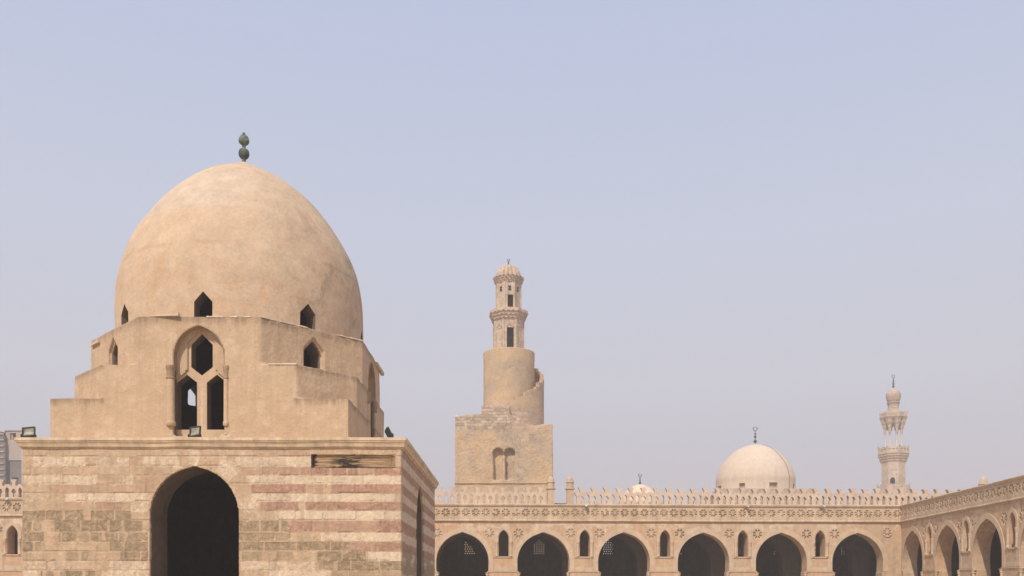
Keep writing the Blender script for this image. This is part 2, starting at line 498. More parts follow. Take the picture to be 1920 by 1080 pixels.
def mat_wood():
    t = NT('scorched_weathered_wood')
    g = t.noise(1, 7, 0.7, v=t.vmul(t.pos, (1.6, 4, 22)))
    c = t.mix(t.step(g, 0.35, 0.65), (0.25, 0.155, 0.085), (0.55, 0.385, 0.225))
    burn = t.noise(1, 5, 0.65, v=t.vmul(t.pos, (1.1, 1, 4.5)), dist=0.5)
    m1 = t.mul(t.step(t.math('ABSOLUTE', t.sub(t.x, -6.05)), 0.85, 0.25), t.step(burn, 0.47, 0.56))
    m2 = t.step(t.add(t.x, t.mul(burn, 0.5)), -6.88, -7.02)
    c = t.mix(t.math('MAXIMUM', m1, m2), c, (0.05, 0.036, 0.026))
    t.bump(g, 0.03)
    return t.done(c, 0.85)
M_wood = mat_wood()

def mat_ablaq():
    """limestone courses; the 'courses' attribute carries red / pale / weathered amounts of each block"""
    t = NT('banded_limestone')
    at = t.t.nodes.new('ShaderNodeAttribute'); at.attribute_name = 'courses'
    sp = t.t.nodes.new('ShaderNodeSeparateColor'); t.t.links.new(at.outputs['Color'], sp.inputs[0])
    red_a, pale_a, wea_a = sp.outputs
    n1 = t.noise(0.55, 6, 0.6); n2 = t.noise(2.4, 9, 0.68); n3 = t.noise(7.0, 7, 0.72, dist=0.7); n4 = t.noise(4.2, 8, 0.7, v=t.vmul(t.pos, (0.7, 0.7, 1.9))); n5 = t.noise(20, 5, 0.7)
    st = t.noise(1.0, 6, 0.7, v=t.vmul(t.pos, (4.2, 4.2, 0.35)))
    mott = t.mul(t.sub(t.add(t.mul(n3, 0.6), t.mul(n4, 0.6)), 0.6), 1.9)
    plaster = t.mix(t.step(n1, 0.40, 0.60), (0.575, 0.425, 0.285), (0.55, 0.385, 0.25))
    plaster = t.mix(t.mul(t.step(n4, 0.50, 0.66), 0.45), plaster, (0.63, 0.475, 0.335))
    orange = t.mul(t.step(t.noise(0.8, 6, 0.65, v=t.vmul(t.pos, (1.0, 1.0, 1.6))), 0.54, 0.68), 0.4)
    plaster = t.mix(orange, plaster, (0.54, 0.335, 0.21))
    pl = t.step(t.add(pale_a, t.mul(mott, 0.8)), 0.18, 0.66)
    col = t.mix(t.mul(pl, 0.9), plaster, t.mix(n3, (0.62, 0.47, 0.325), (0.80, 0.655, 0.49)))
    rd = t.step(t.add(red_a, t.mul(mott, 1.1)), 0.10, 0.98)
    rcol = t.mix(t.step(n3, 0.35, 0.65), (0.375, 0.20, 0.138), (0.49, 0.305, 0.215))
    col = t.mix(t.mul(rd, 0.9), col, rcol)
    we = t.step(t.add(wea_a, t.mul(mott, 0.55)), 0.28, 0.85)
    wcol = t.mix(t.step(n3, 0.34, 0.66), (0.265, 0.19, 0.12), (0.44, 0.33, 0.21))
    col = t.mix(t.mul(we, 0.92), col, wcol)
    tone = at.outputs['Alpha']
    crust = t.mul(t.step(n3, 0.585, 0.68), t.step(n2, 0.47, 0.60))
    col = t.mix(t.mul(crust, 0.6), col, (0.74, 0.60, 0.44))
    v = t.add(t.rng(n2, 0.25, 0.75, 0.88, 1.11), t.rng(st, 0.3, 0.7, -0.12, 0.10))
    v = t.add(v, t.rng(tone, 0, 1, -0.13, 0.06))
    v = t.add(v, t.rng(n3, 0.25, 0.75, -0.20, 0.15)); v = t.add(v, t.rng(n5, 0.3, 0.7, -0.09, 0.08))
    h = t.add(t.mul(n2, 0.5), t.add(t.mul(n3, 0.45), t.mul(n5, 0.2)))
    h = t.sub(h, t.mul(we, 0.25))
    h = t.add(h, t.mul(tone, 0.35))
    t.bump(h, 0.06)
    return t.done(t.scale_col(col, v))
M_ablaq = mat_ablaq()

def mat_ground():
    t = NT('courtyard_paving')
    bc, bf = t.brick(t.vec(t.x, t.y, 0.0), 0.6, 0.6, 0.01)
    c = t.mix(t.gray(bc), (0.40, 0.305, 0.205), (0.45, 0.345, 0.24))
    c = t.scale_col(c, t.sub(t.rng(t.noise(0.6, 7, 0.65), 0.25, 0.75, 0.85, 1.15), t.mul(bf, 0.25)))
    return t.done(c)
M_ground = mat_ground()

# ------------------------------------------------------------------ ground
bm = bmesh.new()
g = [bm.verts.new(p) for p in ((-650, -650, 0), (650, -650, 0), (650, 650, 0), (-650, 650, 0))]
bm.faces.new(g)
tag(obj('courtyard_ground', bm, M_ground), 'sandy paved courtyard ground', None, None, 'structure')

# ================================================================== DOMED PAVILION
BX0, BX1, BY0, BY1 = -18.05, -4.055, 32.6, 46.6
UX, UY, UH = -12.05, 39.8, 5.75          # axis and half width of the upper storey
pav = thing('domed_pavilion', 'large ochre domed fountain pavilion with red and cream banded base and stepped shoulders', 'pavilion', (UX, UY, 0))

# base storey
bm = bmesh.new(); box(bm, BX0, BX1, BY0, BY1, -0.1, 6.93); base = tmp(bm)
cut = []
bm = bmesh.new(); box(bm, BX0 + 1.69, BX1 - 1.69, BY0 + 1.69, BY1 - 1.69, 0.02, 6.55); cut.append(tmp(bm))
A = arch_loop(0, 1.62, -0.5, 4.30, 6.05, 14, 74)
cut.append(prism([(u - 11.70, v) for u, v in A], BY0 - 1, BY0 + 2.2))
cut.append(prism(A, BX1 - 2.2, BX1 + 1, lambda u, v, w: Vector((w, 39.3 + u, v))))
cut.append(prism(A, BX0 - 1, BX0 + 2.2, lambda u, v, w: Vector((w, 39.3 + u, v))))
bm = bmesh.new(); box(bm, -7.40, -4.30, BY0 - 0.5, BY0 + 0.10, 6.01, 6.50); cut.append(tmp(bm))
boolean(base, cut)
remesh(base, 0.05, 0.018, 0.9, 0.009)
base.name = 'base_wall'; me = base.data; me.name = 'base_wall'
me.materials.clear()
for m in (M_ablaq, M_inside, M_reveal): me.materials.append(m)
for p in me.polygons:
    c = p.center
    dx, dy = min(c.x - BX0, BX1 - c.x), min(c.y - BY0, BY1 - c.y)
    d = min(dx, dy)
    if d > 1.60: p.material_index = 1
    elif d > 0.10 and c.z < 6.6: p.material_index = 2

# what each block of the base is: (top row, bottom row) in photo pixels of the front, blocks as (from, to, amount)
ROWS = [(822, 840), (840, 856), (856, 875), (875, 891), (891, 908), (908, 925), (925, 941), (941, 957), (957, 976), (976, 998), (998, 1016), (1016, 1034), (1034, 1053), (1053, 1070), (1070, 1090), (1090, 1110)]
RED = {1: [(475, 520, .42), (523, 562, .5), (562, 582, .35), (268, 330, .2)], 3: [(446, 512, .5), (512, 560, .62), (563, 581, .78), (583, 617, 1), (621, 648, .95), (652, 671, .95), (674, 703, .5), (703, 754, 1), (60, 150, .25)],
       5: [(471, 508, .8), (508, 572, .9), (572, 588, .45), (590, 606, .62), (622, 672, .9), (672, 706, .95), (706, 754, .85), (92, 146, .48), (165, 186, .38), (220, 236, .45)],
       7: [(472, 490, .3), (490, 560, .85), (575, 612, 1), (615, 664, 1), (664, 712, .82), (712, 752, .85), (180, 230, .62), (120, 160, .36)],
       9: [(540, 562, .95), (563, 586, .8), (588, 640, .66), (640, 706, .68), (706, 754, .95)], 11: [(555, 577, .55), (655, 700, .7), (700, 754, .82)]}
PALE = {0: [(42, 752, .32)], 2: [(62, 134, .62), (137, 160, .5), (178, 206, .5), (218, 242, .62), (266, 290, .7), (300, 312, .55), (440, 520, .55), (520, 570, .7), (570, 582, .8)],
        4: [(46, 118, .58), (122, 182, .62), (230, 250, .45), (462, 560, .6), (560, 640, .72), (640, 752, .9)], 6: [(44, 90, .3), (122, 160, .6), (165, 206, .68), (207, 252, .75), (472, 560, .62), (560, 640, .6), (640, 740, .92)],
        8: [(466, 490, .3), (516, 562, .6), (570, 640, .72), (640, 754, .9)], 10: [(640, 700, .68), (700, 754, .8), (600, 640, .5)], 12: [(690, 754, .7)], 13: [(450, 590, .45), (45, 125, .4), (205, 275, .55)], 14: [(505, 620, .6), (46, 70, .5), (190, 278, .5)]}
WEA = {8: [(41, 84, 1), (85, 116, 1), (120, 156, 1), (171, 215, .9), (217, 247, .85)], 9: [(40, 61, 1), (63, 80, .7), (102, 134, 1), (134, 151, .72), (152, 202, .85), (206, 228, .85), (231, 268, .8), (448, 486, .85), (488, 523, .95), (525, 541, .85)],
       10: [(41, 84, .95), (108, 115, .8), (116, 143, .85), (143, 167, .55), (168, 192, .75), (197, 223, .75), (224, 236, .7), (237, 279, .78), (449, 514, .75), (514, 545, .6), (556, 582, .5)],
       11: [(40, 63, 1), (66, 78, .7), (205, 233, .85), (234, 278, .85), (150, 170, .35), (448, 493, .85), (495, 556, .75), (558, 620, .85), (622, 656, .8)],
       12: [(41, 56, .6), (78, 105, .5), (123, 148, .6), (151, 167, .7), (226, 262, .95), (265, 277, 1), (452, 491, .65), (517, 551, .6), (595, 641, .95), (643, 686, .95)],
       13: [(102, 126, .5), (597, 626, .8), (633, 658, .95), (660, 712, .95), (714, 754, 1)], 14: [(76, 84, .6), (86, 102, .75), (113, 155, .85), (159, 179, .85), (623, 754, .6)]}
zr = [(PZ(a, BY0), PZ(b, BY0)) for a, b in ROWS]
attr = me.attributes.new('courses', 'FLOAT_COLOR', 'POINT')
SQ = lambda e, k: max(0.0, min(1.0, e / k))
def amount(tab, row, px, z, zt, zb, gap):
    m = 0.0
    for a, b, q in tab.get(row, ()):
        xx0, xx1 = PX(a, BY0) + gap, PX(b, BY0) - gap
        d = min(px - xx0, xx1 - px, zt - gap - z, z - zb - gap)
        cx_, cz_ = min(px - xx0, xx1 - px), min(zt - z, z - zb)
        if d > -0.03: m = max(m, q * SQ(d + 0.03, 0.035))
    return m
rr = random.Random(3)
CUTS = []
for k in range(len(ROWS)):
    x = BX0 - rr.random(); c_ = []
    while x < BX1 + 1:
        c_.append((x, rr.random())); x += rr.uniform(0.55, 1.25)
    CUTS.append(c_)
buf = [0.0] * (4 * len(me.vertices))
for i, v in enumerate(me.vertices):
    p = v.co
    r_ = g_ = b_ = 0.0; t_ = 0.6
    if p.y < BY0 + 0.12:
        wx = p.x + 0.05 * noise.noise(p * 1.7); wz = p.z + 0.022 * noise.noise(p * 1.3 + Vector((9, 0, 0))) + 0.012 * noise.noise(p * 5.1)
        for k, (zt, zb) in enumerate(zr):
            if zb - 0.03 < wz < zt + 0.03:
                r_ = max(r_, amount(RED, k, wx, wz, zt, zb, 0.0)); g_ = max(g_, amount(PALE, k, wx, wz, zt, zb, 0.004)); b_ = max(b_, amount(WEA, k, wx, wz, zt, zb, 0.018))
            if zb <= wz < zt:
                q_ = [c for c in CUTS[k] if c[0] <= wx][-1]
                t_ = 0.35 + 0.65 * q_[1]
                if (wx - q_[0] < 0.035 or wz - zb < 0.035) and noise.noise(p * 0.9 + Vector((0, 0, 5))) > -0.12: t_ = 0.0
        ax, az = p.x + 11.70, p.z - 4.35
        rad = math.hypot(ax, max(az, 0))
        if 1.7 < rad < 2.35 and az > 0:                # voussoirs round the arch
            sg = math.floor(math.atan2(az, ax) / (math.pi / 17) + 0.15 * noise.noise(p * 2))
            h_ = noise.noise(Vector((sg * 3.7, 1.5, 0)))
            if h_ > 0.12: g_ = max(g_, 0.5)
            elif h_ < -0.12: r_ = max(r_, 0.36)
    elif p.x > BX1 - 0.12:
        wz = p.z + 0.022 * noise.noise(p * 1.3)
        blk = noise.noise(Vector((math.floor(p.y / 0.9 + 0.5 * math.floor(p.z / 0.34)) * 2.3, math.floor(p.z / 0.34) * 3.1, 4)))
        for k, (zt, zb) in enumerate(zr):
            if zb <= wz < zt and k >= 1:
                if k % 2: r_ = 0.88 + 0.2 * blk
                else: g_ = 0.55 + 0.3 * blk
                if k >= 12: r_ *= 0.2
        low = SQ(3.7 - p.z, 0.9)
        if blk > 0.12 - 0.25 * low: b_ = 0.75 * low
        if abs(p.y - 39.3) > 3 and blk > 0.2: b_ = max(b_, 0.35)
    buf[4 * i:4 * i + 4] = (r_, g_, b_, t_)
attr.data.foreach_set('color', buf)
base.parent = pav; base.location = -pav.location

# cornice swept round the base
def sweep_rect(bm, x0, x1, y0, y1, prof, seg=0.45, jit=0.012):
    per = []
    cs = [(x0, y0, -1, -1), (x1, y0, 1, -1), (x1, y1, 1, 1), (x0, y1, -1, 1)]
    for i in range(4):
        a, b = cs[i], cs[(i + 1) % 4]
        n = max(2, int(math.dist(a[:2], b[:2]) / seg))
        for k in range(n):
            t = k / n
            if k == 0: per.append((a[0], a[1], a[2], a[3]))
            else:
                ox = (a[2] if a[2] == b[2] else 0); oy = (a[3] if a[3] == b[3] else 0)
                per.append((a[0] + (b[0] - a[0]) * t, a[1] + (b[1] - a[1]) * t, ox, oy))
    rings = []
    for i, (x, y, ox, oy) in enumerate(per):
        j = [noise.noise(Vector((x * 0.8, y * 0.8, 3.1 * q))) * jit for q in range(len(prof))]
        dz = noise.noise(Vector((x * 0.55, y * 0.55, 9))) * jit * 1.3
        rings.append([bm.verts.new((x + ox * (o + j[q]), y + oy * (o + j[q]), z + dz)) for q, (o, z) in enumerate(prof)])
    n = len(rings)
    for i in range(n):
        Ar, Br = rings[i], rings[(i + 1) % n]
        for q in range(len(prof)):
            r = (q + 1) % len(prof)
            bm.faces.new((Ar[q], Br[q], Br[r], Ar[r]))
bm = bmesh.new()
prof = [(-0.45, 7.08), (0.19, 7.09), (0.19, 6.985), (0.168, 6.972), (0.168, 6.952), (0.158, 6.945), (0.158, 6.925), (0.142, 6.915), (0.118, 6.87), (0.10, 6.81), (0.088, 6.765), (0.03, 6.745), (0.022, 6.70), (-0.45, 6.70)]
sweep_rect(bm, BX0, BX1, BY0, BY1, prof)
obj('cornice', bm, M_cornice, pav, smooth=35)
bm = bmesh.new(); box(bm, BX0 + 0.3, BX1 - 0.3, BY0 + 0.3, BY1 - 0.3, 6.94, 7.06)
obj('roof', bm, M_cornice, pav)

# scorched wooden panel let into the front
bm = bmesh.new()
for k in range(3):
    box(bm, -7.37, -4.34, BY0 + 0.045 + 0.004 * k, BY0 + 0.09, 6.055 + 0.143 * k, 6.055 + 0.143 * k + 0.138)
pan = obj('wooden_panel', bm, M_wood, pav)
tag(pan, 'long weathered wooden panel with black scorch marks')
bm = bmesh.new()
for a in ((-7.39, -4.31, 6.015, 6.055), (-7.39, -4.31, 6.465, 6.50)): box(bm, a[0], a[1], BY0 - 0.02, BY0 + 0.08, a[2], a[3])
for a in ((-7.39, -7.33), (-4.36, -4.31)): box(bm, a[0], a[1], BY0 - 0.018, BY0 + 0.078, 6.057, 6.463)
box(bm, -6.0, -4.46, BY0 + 0.02, BY0 + 0.06, 6.395, 6.42); box(bm, -4.50, -4.462, BY0 + 0.022, BY0 + 0.062, 6.10, 6.393)
obj('panel_frame', bm, M_wood, pan)

# upper storey: square, clipped square, octagon
def clipped(h, c, z0, z1):
    q = [(-h + c, -h), (h - c, -h), (h, -h + c), (h, h - c), (h - c, h), (-h + c, h), (-h, h - c), (-h, -h + c)] if c else [(-h, -h), (h, -h), (h, h), (-h, h)]
    bm = bmesh.new()
    a = [bm.verts.new((UX + x, UY + y, z0)) for x, y in q]; b = [bm.verts.new((UX + x, UY + y, z1)) for x, y in q]
    bm.faces.new(a); bm.faces.new(b)
    for i in range(len(q)): bm.faces.new((a[i], a[(i + 1) % len(q)], b[(i + 1) % len(q)], b[i]))
    return tmp(bm)
OC = UH * (2 - math.sqrt(2))
up = clipped(UH, 0, 6.9, 8.86)
boolean(up, [clipped(UH, 1.98, 8.5, 10.18), clipped(UH, OC, 9.9, 12.0)], 'UNION')
cut = [clipped(4.8, 4.8 * (2 - math.sqrt(2)), 7.25, 13.0)]
def radial(a):
    ca, sa = math.cos(a), math.sin(a)                 # a = 0 faces the camera (-y); w grows inwards
    return lambda u, v, w: Vector((UX + u * ca + (UH - w) * sa, UY + u * sa - (UH - w) * ca, v))
ARC = arch_loop(0, 0.98, 7.42, 10.50, 11.70, 12, 70)
HEXT = lambda w, z0, zs, za: [(-w, z0), (w, z0), (w, zs), (0, za), (-w, zs)]
for k in range(4):
    a = k * math.pi / 2
    cut.append(prism(ARC, -1, 1.4, radial(a)))
    a += math.pi / 4
    cut.append(prism(HEXT(0.36, 10.42, 11.10, 11.50), -1, 1.4, radial(a)))
    cut.append(prism(HEXT(0.47, 10.22, 11.16, 11.68), -1, 0.13, radial(a)))
boolean(up, cut)
remesh(up, 0.05, 0.022, 0.8, 0.007)
up.name = 'upper_wall'; up.data.name = 'upper_wall'
up.data.materials.clear()
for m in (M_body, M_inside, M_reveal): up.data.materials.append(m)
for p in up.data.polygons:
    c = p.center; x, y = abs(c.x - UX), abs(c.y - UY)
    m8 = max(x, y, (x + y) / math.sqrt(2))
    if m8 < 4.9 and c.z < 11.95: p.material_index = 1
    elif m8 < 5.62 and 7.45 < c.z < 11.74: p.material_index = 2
up.parent = pav; up.location = -pav.location

# triple windows in the four sides
def triple_window(a):
    X = radial(a)
    bm = bmesh.new()
    hexa = [(0, 9.82), (0.42, 10.15), (0.42, 11.02), (0, 11.44), (-0.42, 11.02), (-0.42, 10.15)]
    low = [(0.19, 7.72), (1.0, 7.72), (1.0, 9.53), (0.58, 9.86), (0.19, 9.55)]
    lowl = [(-u, v) for u, v in low]
    plate(bm, [arch_loop(0, 1.03, 7.36, 10.50, 11.76, 12, 70), hexa, low, lowl], 0.36, 0.415, X)
    tr = obj('window_tracery', bm, M_body, pav)
    grow = lambda l, cx_, cz_: [(cx_ + (u - cx_) * 1.015, cz_ + (v - cz_) * 1.01) for u, v in l]
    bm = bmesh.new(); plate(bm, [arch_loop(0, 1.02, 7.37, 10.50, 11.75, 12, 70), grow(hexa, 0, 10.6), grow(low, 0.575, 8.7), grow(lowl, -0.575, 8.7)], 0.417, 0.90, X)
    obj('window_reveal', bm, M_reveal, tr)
    bm = bmesh.new()
    h = arch_half(1.02, 1.25, 12, 70)
    outl = [(-1.02, 9.62)] + [(-x, 10.5 + y) for x, y in h] + [(x, 10.5 + y) for x, y in reversed(h[:-1])] + [(1.02, 9.62)]
    outl += [(0.62, 9.95), (0.62, 10.03), (0.54, 10.03), (0.54, 11.09), (0, 11.62), (-0.54, 11.09), (-0.54, 10.03), (-0.62, 10.03), (-0.62, 9.95)]
    o2 = []
    for p in outl:
        if not o2 or math.dist(p, o2[-1]) > 1e-4: o2.append(p)
    plate(bm, [o2], 0.29, 0.362, X)
    obj('tracery_moulding', bm, M_body, tr)
    # carved band round the reveal
    bm = bmesh.new()
    ho = [(0.995, -0.4)] + arch_half(0.995, 1.22, 14, 70); hi = [(0.955, -0.4)] + arch_half(0.955, 1.17, 14, 70)
    o = [(x, 10.5 + y) for x, y in ho]; i_ = [(x, 10.5 + y) for x, y in hi]
    ring = o + [(-x, y) for x, y in reversed(o[:-1])] + [(-x, y) for x, y in i_] + [(x, y) for x, y in reversed(i_[:-1])]
    plate(bm, [ring], -0.02, 0.288, X)
    obj('carved_arch_band', bm, M_carve, tr)
    for s in (-1, 1):
        c = X(s * 1.08 if s < 0 else 1.05, 0, 0.03); kk = 1.18 if s < 0 else 0.78
        bm = bmesh.new()
        lathe(bm, [(0.13 * kk, 7.98), (0.125 * kk, 8.0), (0.12 * kk, 9.62)], c.x, c.y, 20)
        colm = obj('engaged_column', bm, M_body, tr, smooth=40)
        bm = bmesh.new()
        lathe(bm, [(r_ * kk, z_) for r_, z_ in ((0.12, 9.60), (0.15, 9.63), (0.15, 9.68), (0.125, 9.70), (0.135, 9.88), (0.155, 10.0), (0.165, 10.02), (0.165, 10.12), (0.0, 10.12))], c.x, c.y, 12)
        obj('capital', bm, M_carve, colm, smooth=35)
        bm = bmesh.new()
        lathe(bm, [(r_ * kk, z_) for r_, z_ in ((0.0, 7.80), (0.13, 7.80), (0.16, 7.86), (0.16, 7.93), (0.13, 7.99))], c.x, c.y, 16)
        obj('column_base', bm, M_body, colm, smooth=35)
for k in range(4): triple_window(k * math.pi / 2)

# dome
PROF = [(5.28, 11.7), (5.28, 12.6), (5.29, 13.5), (5.25, 14.45), (5.03, 15.5), (4.66, 16.5), (4.06, 17.5), (3.46, 18.28), (2.76, 19.0), (1.92, 19.66), (1.16, 20.10), (0.52, 20.42), (0.12, 20.66)]
outer = smooth_prof(PROF, 7)
inner = [(max(r - 0.65, 0.0), z - (0 if z < 15 else 0.5 * min(1, (z - 15) / 4))) for r, z in outer if r > 0.68]
bm = bmesh.new()
prof = [(r, z) for r, z in outer] + [(0, 20.68)]
pin = [(0, inner[-1][1] + 0.05)] + list(reversed(inner))
lathe(bm, prof + [], UX, UY, 200)
lathe(bm, pin, UX, UY, 200)
bmesh.ops.remove_doubles(bm, verts=bm.verts, dist=1e-5)
rim = [e for e in bm.edges if e.is_boundary]
bmesh.ops.bridge_loops(bm, edges=rim)
dome = tmp(bm)
cut = []
for k in range(8):
    a = k * math.pi / 4
    cut.append(prism(HEXT(0.355, 11.95, 12.74, 13.14), -0.4, 0.80 if k in (3, 4, 5) else 1.6, radial(a)))
boolean(dome, cut)
for v in dome.data.vertices:
    p = v.co
    d = Vector((p.x - UX, p.y - UY, 0))
    if d.length > 0.2:
        k = 0.05 * noise.noise(p * 0.5) + 0.018 * noise.noise(p * 1.6)
        v.co = p + d.normalized() * k
for p in dome.data.polygons: p.use_smooth = True
dome.data.set_sharp_from_angle(angle=R(35))
dome.name = 'dome'; dome.data.name = 'dome'
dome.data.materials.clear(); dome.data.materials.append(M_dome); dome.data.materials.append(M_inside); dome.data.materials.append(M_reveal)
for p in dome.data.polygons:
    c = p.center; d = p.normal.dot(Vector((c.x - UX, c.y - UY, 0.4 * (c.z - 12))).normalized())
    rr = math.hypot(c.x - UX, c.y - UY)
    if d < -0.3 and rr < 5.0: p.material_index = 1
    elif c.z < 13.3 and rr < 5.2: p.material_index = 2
dome.parent = pav; dome.location = -pav.location

bm = bmesh.new()
lathe(bm, [(0.13, 20.45), (0.10, 20.62), (0.085, 20.72), (0.08, 21.42), (0.06, 21.9), (0.05, 21.93), (0.055, 22.0), (0.0, 22.02)], UX, UY, 16)
fin = obj('finial', bm, M_patina, pav, smooth=40)
bm = bmesh.new()
lathe(bm, smooth_prof([(0.08, 20.83), (0.16, 20.87), (0.225, 20.97), (0.235, 21.08), (0.215, 21.19), (0.14, 21.27), (0.08, 21.29)], 4), UX, UY, 24)
obj('finial_bulb', bm, M_patina, fin, smooth=60)
bm = bmesh.new()
lathe(bm, smooth_prof([(0.08, 21.46), (0.17, 21.50), (0.23, 21.59), (0.225, 21.70), (0.175, 21.83), (0.10, 21.91), (0.05, 21.94)], 4), UX, UY, 24)
obj('finial_bulb', bm, M_patina, fin, smooth=60)

# gutters lying along the roof edges of the octagon
def gutter(p0, p1, w, h, taper=0.4):
    p0, p1 = Vector(p0), Vector(p1); d = (p1 - p0).normalized(); s = d.cross(Vector((0, 0, 1))).normalized()
    bm = bmesh.new()
    for q, k in ((p0, taper), (p1, 1.0)):
        for a, b in ((-1, -1), (1, -1), (1, 1), (-1, 1)):
            bm.verts.new(q + s * a * w * k / 2 + Vector((0, 0, b * h * k / 2)))
    v = list(bm.verts)
    bm.faces.new(v[0:4]); bm.faces.new(v[4:8])
    for i in range(4): bm.faces.new((v[i], v[(i + 1) % 4], v[4 + (i + 1) % 4], v[4 + i]))
    obj('gutter', bm, M_gutter, pav)
YF = UY - UH
gutter((PX(280, YF), YF + 0.02, 12.03), (PX(336, YF - 0.08), YF - 0.09, 12.05), 0.14, 0.10)
gutter((-17.66, 37.28 - 0.085, 11.76), (-17.06, 36.68 - 0.085, 11.77), 0.12, 0.12, 0.9)
gutter((UX + UH + 0.02, 40.95, 11.93), (UX + UH + 0.05, 42.75, 11.86), 0.16, 0.16, 0.8)
# broken plaster along the ledges, coloured white to paint its sunlit edge
def ledge_edge(a, b, z, n=14, parent=pav):
    a, b = Vector(a), Vector(b); sd = (b - a).normalized().cross(Vector((0, 0, 1)))
    i = 0
    while i < n:
        if random.random() < 0.3: i += 1; continue
        m = random.randint(2, 5)
        bm = bmesh.new(); rings = []
        for q in range(m * 2 + 1):
            e = a.lerp(b, min(1, (i + q / 2) / n))
            h = random.uniform(0.012, 0.04); w = random.uniform(0.06, 0.14); f = random.uniform(0.006, 0.03)
            rings.append([bm.verts.new((e.x + sd.x * k, e.y + sd.y * k, zz)) for k, zz in ((f, z - 0.02), (f, z + h), (-w, z + h * 0.9), (-w, z - 0.02))])
        for P, Q in zip(rings, rings[1:]):
            for k in range(4): bm.faces.new((P[k], P[(k + 1) % 4], Q[(k + 1) % 4], Q[k]))
        bm.faces.new(rings[0]); bm.faces.new(rings[-1])
        obj('sunlit_plaster_edge', bm, M_white, parent)
        i += m + random.randint(0, 2)
c8 = UH - OC
ledge_edge((UX + 0.3, YF, 0), (UX + c8, YF, 0), 12.0, 16)
ledge_edge((UX + c8, YF, 0), (UX + UH - 1.9, YF + OC - 1.9, 0), 12.0, 10)
ledge_edge((UX + UH - 0.9, YF + OC - 0.9, 0), (UX + UH, YF + OC, 0), 12.0, 6)
ledge_edge((UX + c8 + 0.3, YF, 0), (UX + UH - 1.98, YF, 0), 10.18, 8)

# ------------------------------------------------------------------ small things on the pavilion roof
def floodlight(label, loc, rz, tilt, roll=0.0, w=0.46, h=0.30, group='floodlights on the pavilion roof'):
    t = thing('floodlight', label, 'floodlight', loc, group)
    t.rotation_euler = (0, 0, rz)
    rot = Matrix.Translation((0, 0, 0.10)) @ Matrix.Rotation(roll, 4, 'Y') @ Matrix.Rotation(-tilt, 4, 'X')
    def part(name, f, mat, par=t, smooth=None):
        bm = bmesh.new(); f(bm)
        me = mesh_of(name, bm, smooth)
        o = bpy.data.objects.new(name, me); COL.objects.link(o); me.materials.append(mat); o.parent = par
        return o
    def housing(bm):                                  # open tray: deep back, rim round the glass
        T = lambda x, y, z: rot @ Vector((x, y, z))
        b = 0.035
        box(bm, -w / 2, w / 2, 0.0, 0.09, 0, b, T); box(bm, -w / 2, w / 2, 0.0, 0.09, h - b, h, T)
        box(bm, -w / 2, -w / 2 + b, 0.001, 0.089, b, h - b, T); box(bm, w / 2 - b, w / 2, 0.001, 0.089, b, h - b, T)
        c = [(-w / 2, 0.09, 0), (w / 2, 0.09, 0), (w / 2, 0.09, h), (-w / 2, 0.09, h), (-w / 4, 0.2, h * 0.2), (w / 4, 0.2, h * 0.2), (w / 4, 0.2, h * 0.8), (-w / 4, 0.2, h * 0.8)]
        v = [bm.verts.new(T(*p)) for p in c]
        for f in ((0, 1, 5, 4), (1, 2, 6, 5), (2, 3, 7, 6), (3, 0, 4, 7), (4, 5, 6, 7)): bm.faces.new([v[i] for i in f])
    part('housing', housing, M_black)
    def glass(bm):
        T = lambda x, y, z: rot @ Vector((x, y, z))
        n = 6
        g = [[bm.verts.new(T(-w / 2 + 0.036 + (w - 0.072) * i / n, 0.03 + 0.03 * math.sin(math.pi * j / 4), 0.036 + (h - 0.072) * j / 4)) for i in range(n + 1)] for j in range(5)]
        for j in range(4):
            for i in range(n): bm.faces.new((g[j][i], g[j][i + 1], g[j + 1][i + 1], g[j + 1][i]))
    part('glass', glass, M_lglass, smooth=60)
    def bracket(bm):
        box(bm, -w / 2 - 0.03, -w / 2 - 0.005, -0.02, 0.1, 0.0, 0.16); box(bm, w / 2 + 0.005, w / 2 + 0.03, -0.02, 0.1, 0.0, 0.16)
        box(bm, -w / 2 - 0.03, w / 2 + 0.03, -0.018, 0.098, -0.02, 0.0); box(bm, -w * 0.38, w * 0.38, 0.0, 0.12, 0.0, 0.09)
    part('bracket', bracket, M_black)
    return t
floodlight('black floodlight facing the viewer on the far left corner of the pavilion cornice', (PX(52.5, 32.75), 32.75, 7.10), R(4), R(14), R(-6), 0.46, 0.36)
floodlight('dusty floodlight standing in front of the triple window under the dome', (PX(364, 32.72), 32.72, 7.10), R(-8), R(20), R(-6), 0.42, 0.40)
floodlight('floodlight seen from the side at the right end of the pavilion cornice', (PX(737, 32.8), 32.8, 7.10), R(98), R(28), 0.0, 0.40, 0.36)

t = thing('leaning_board', 'tan board with a white clip lying beside the right hand foot of the triple window', 'board', (PX(414, 33.0), 33.0, 7.08))
bm = bmesh.new()
box(bm, -0.2, 0.2, -0.02, 0.02, 0, 0.24, lambda x, y, z: Vector((x + 0.14 + (z - 0.12) * 0.5, y + z * 0.4, z)) + t.location)
obj('board', bm, M_body, t)
bm = bmesh.new(); box(bm, 0.12, 0.2, 0.04, 0.1, 0.23, 0.28, lambda x, y, z: Vector((x, y, z)) + t.location)
obj('clip', bm, M_lamp, t)

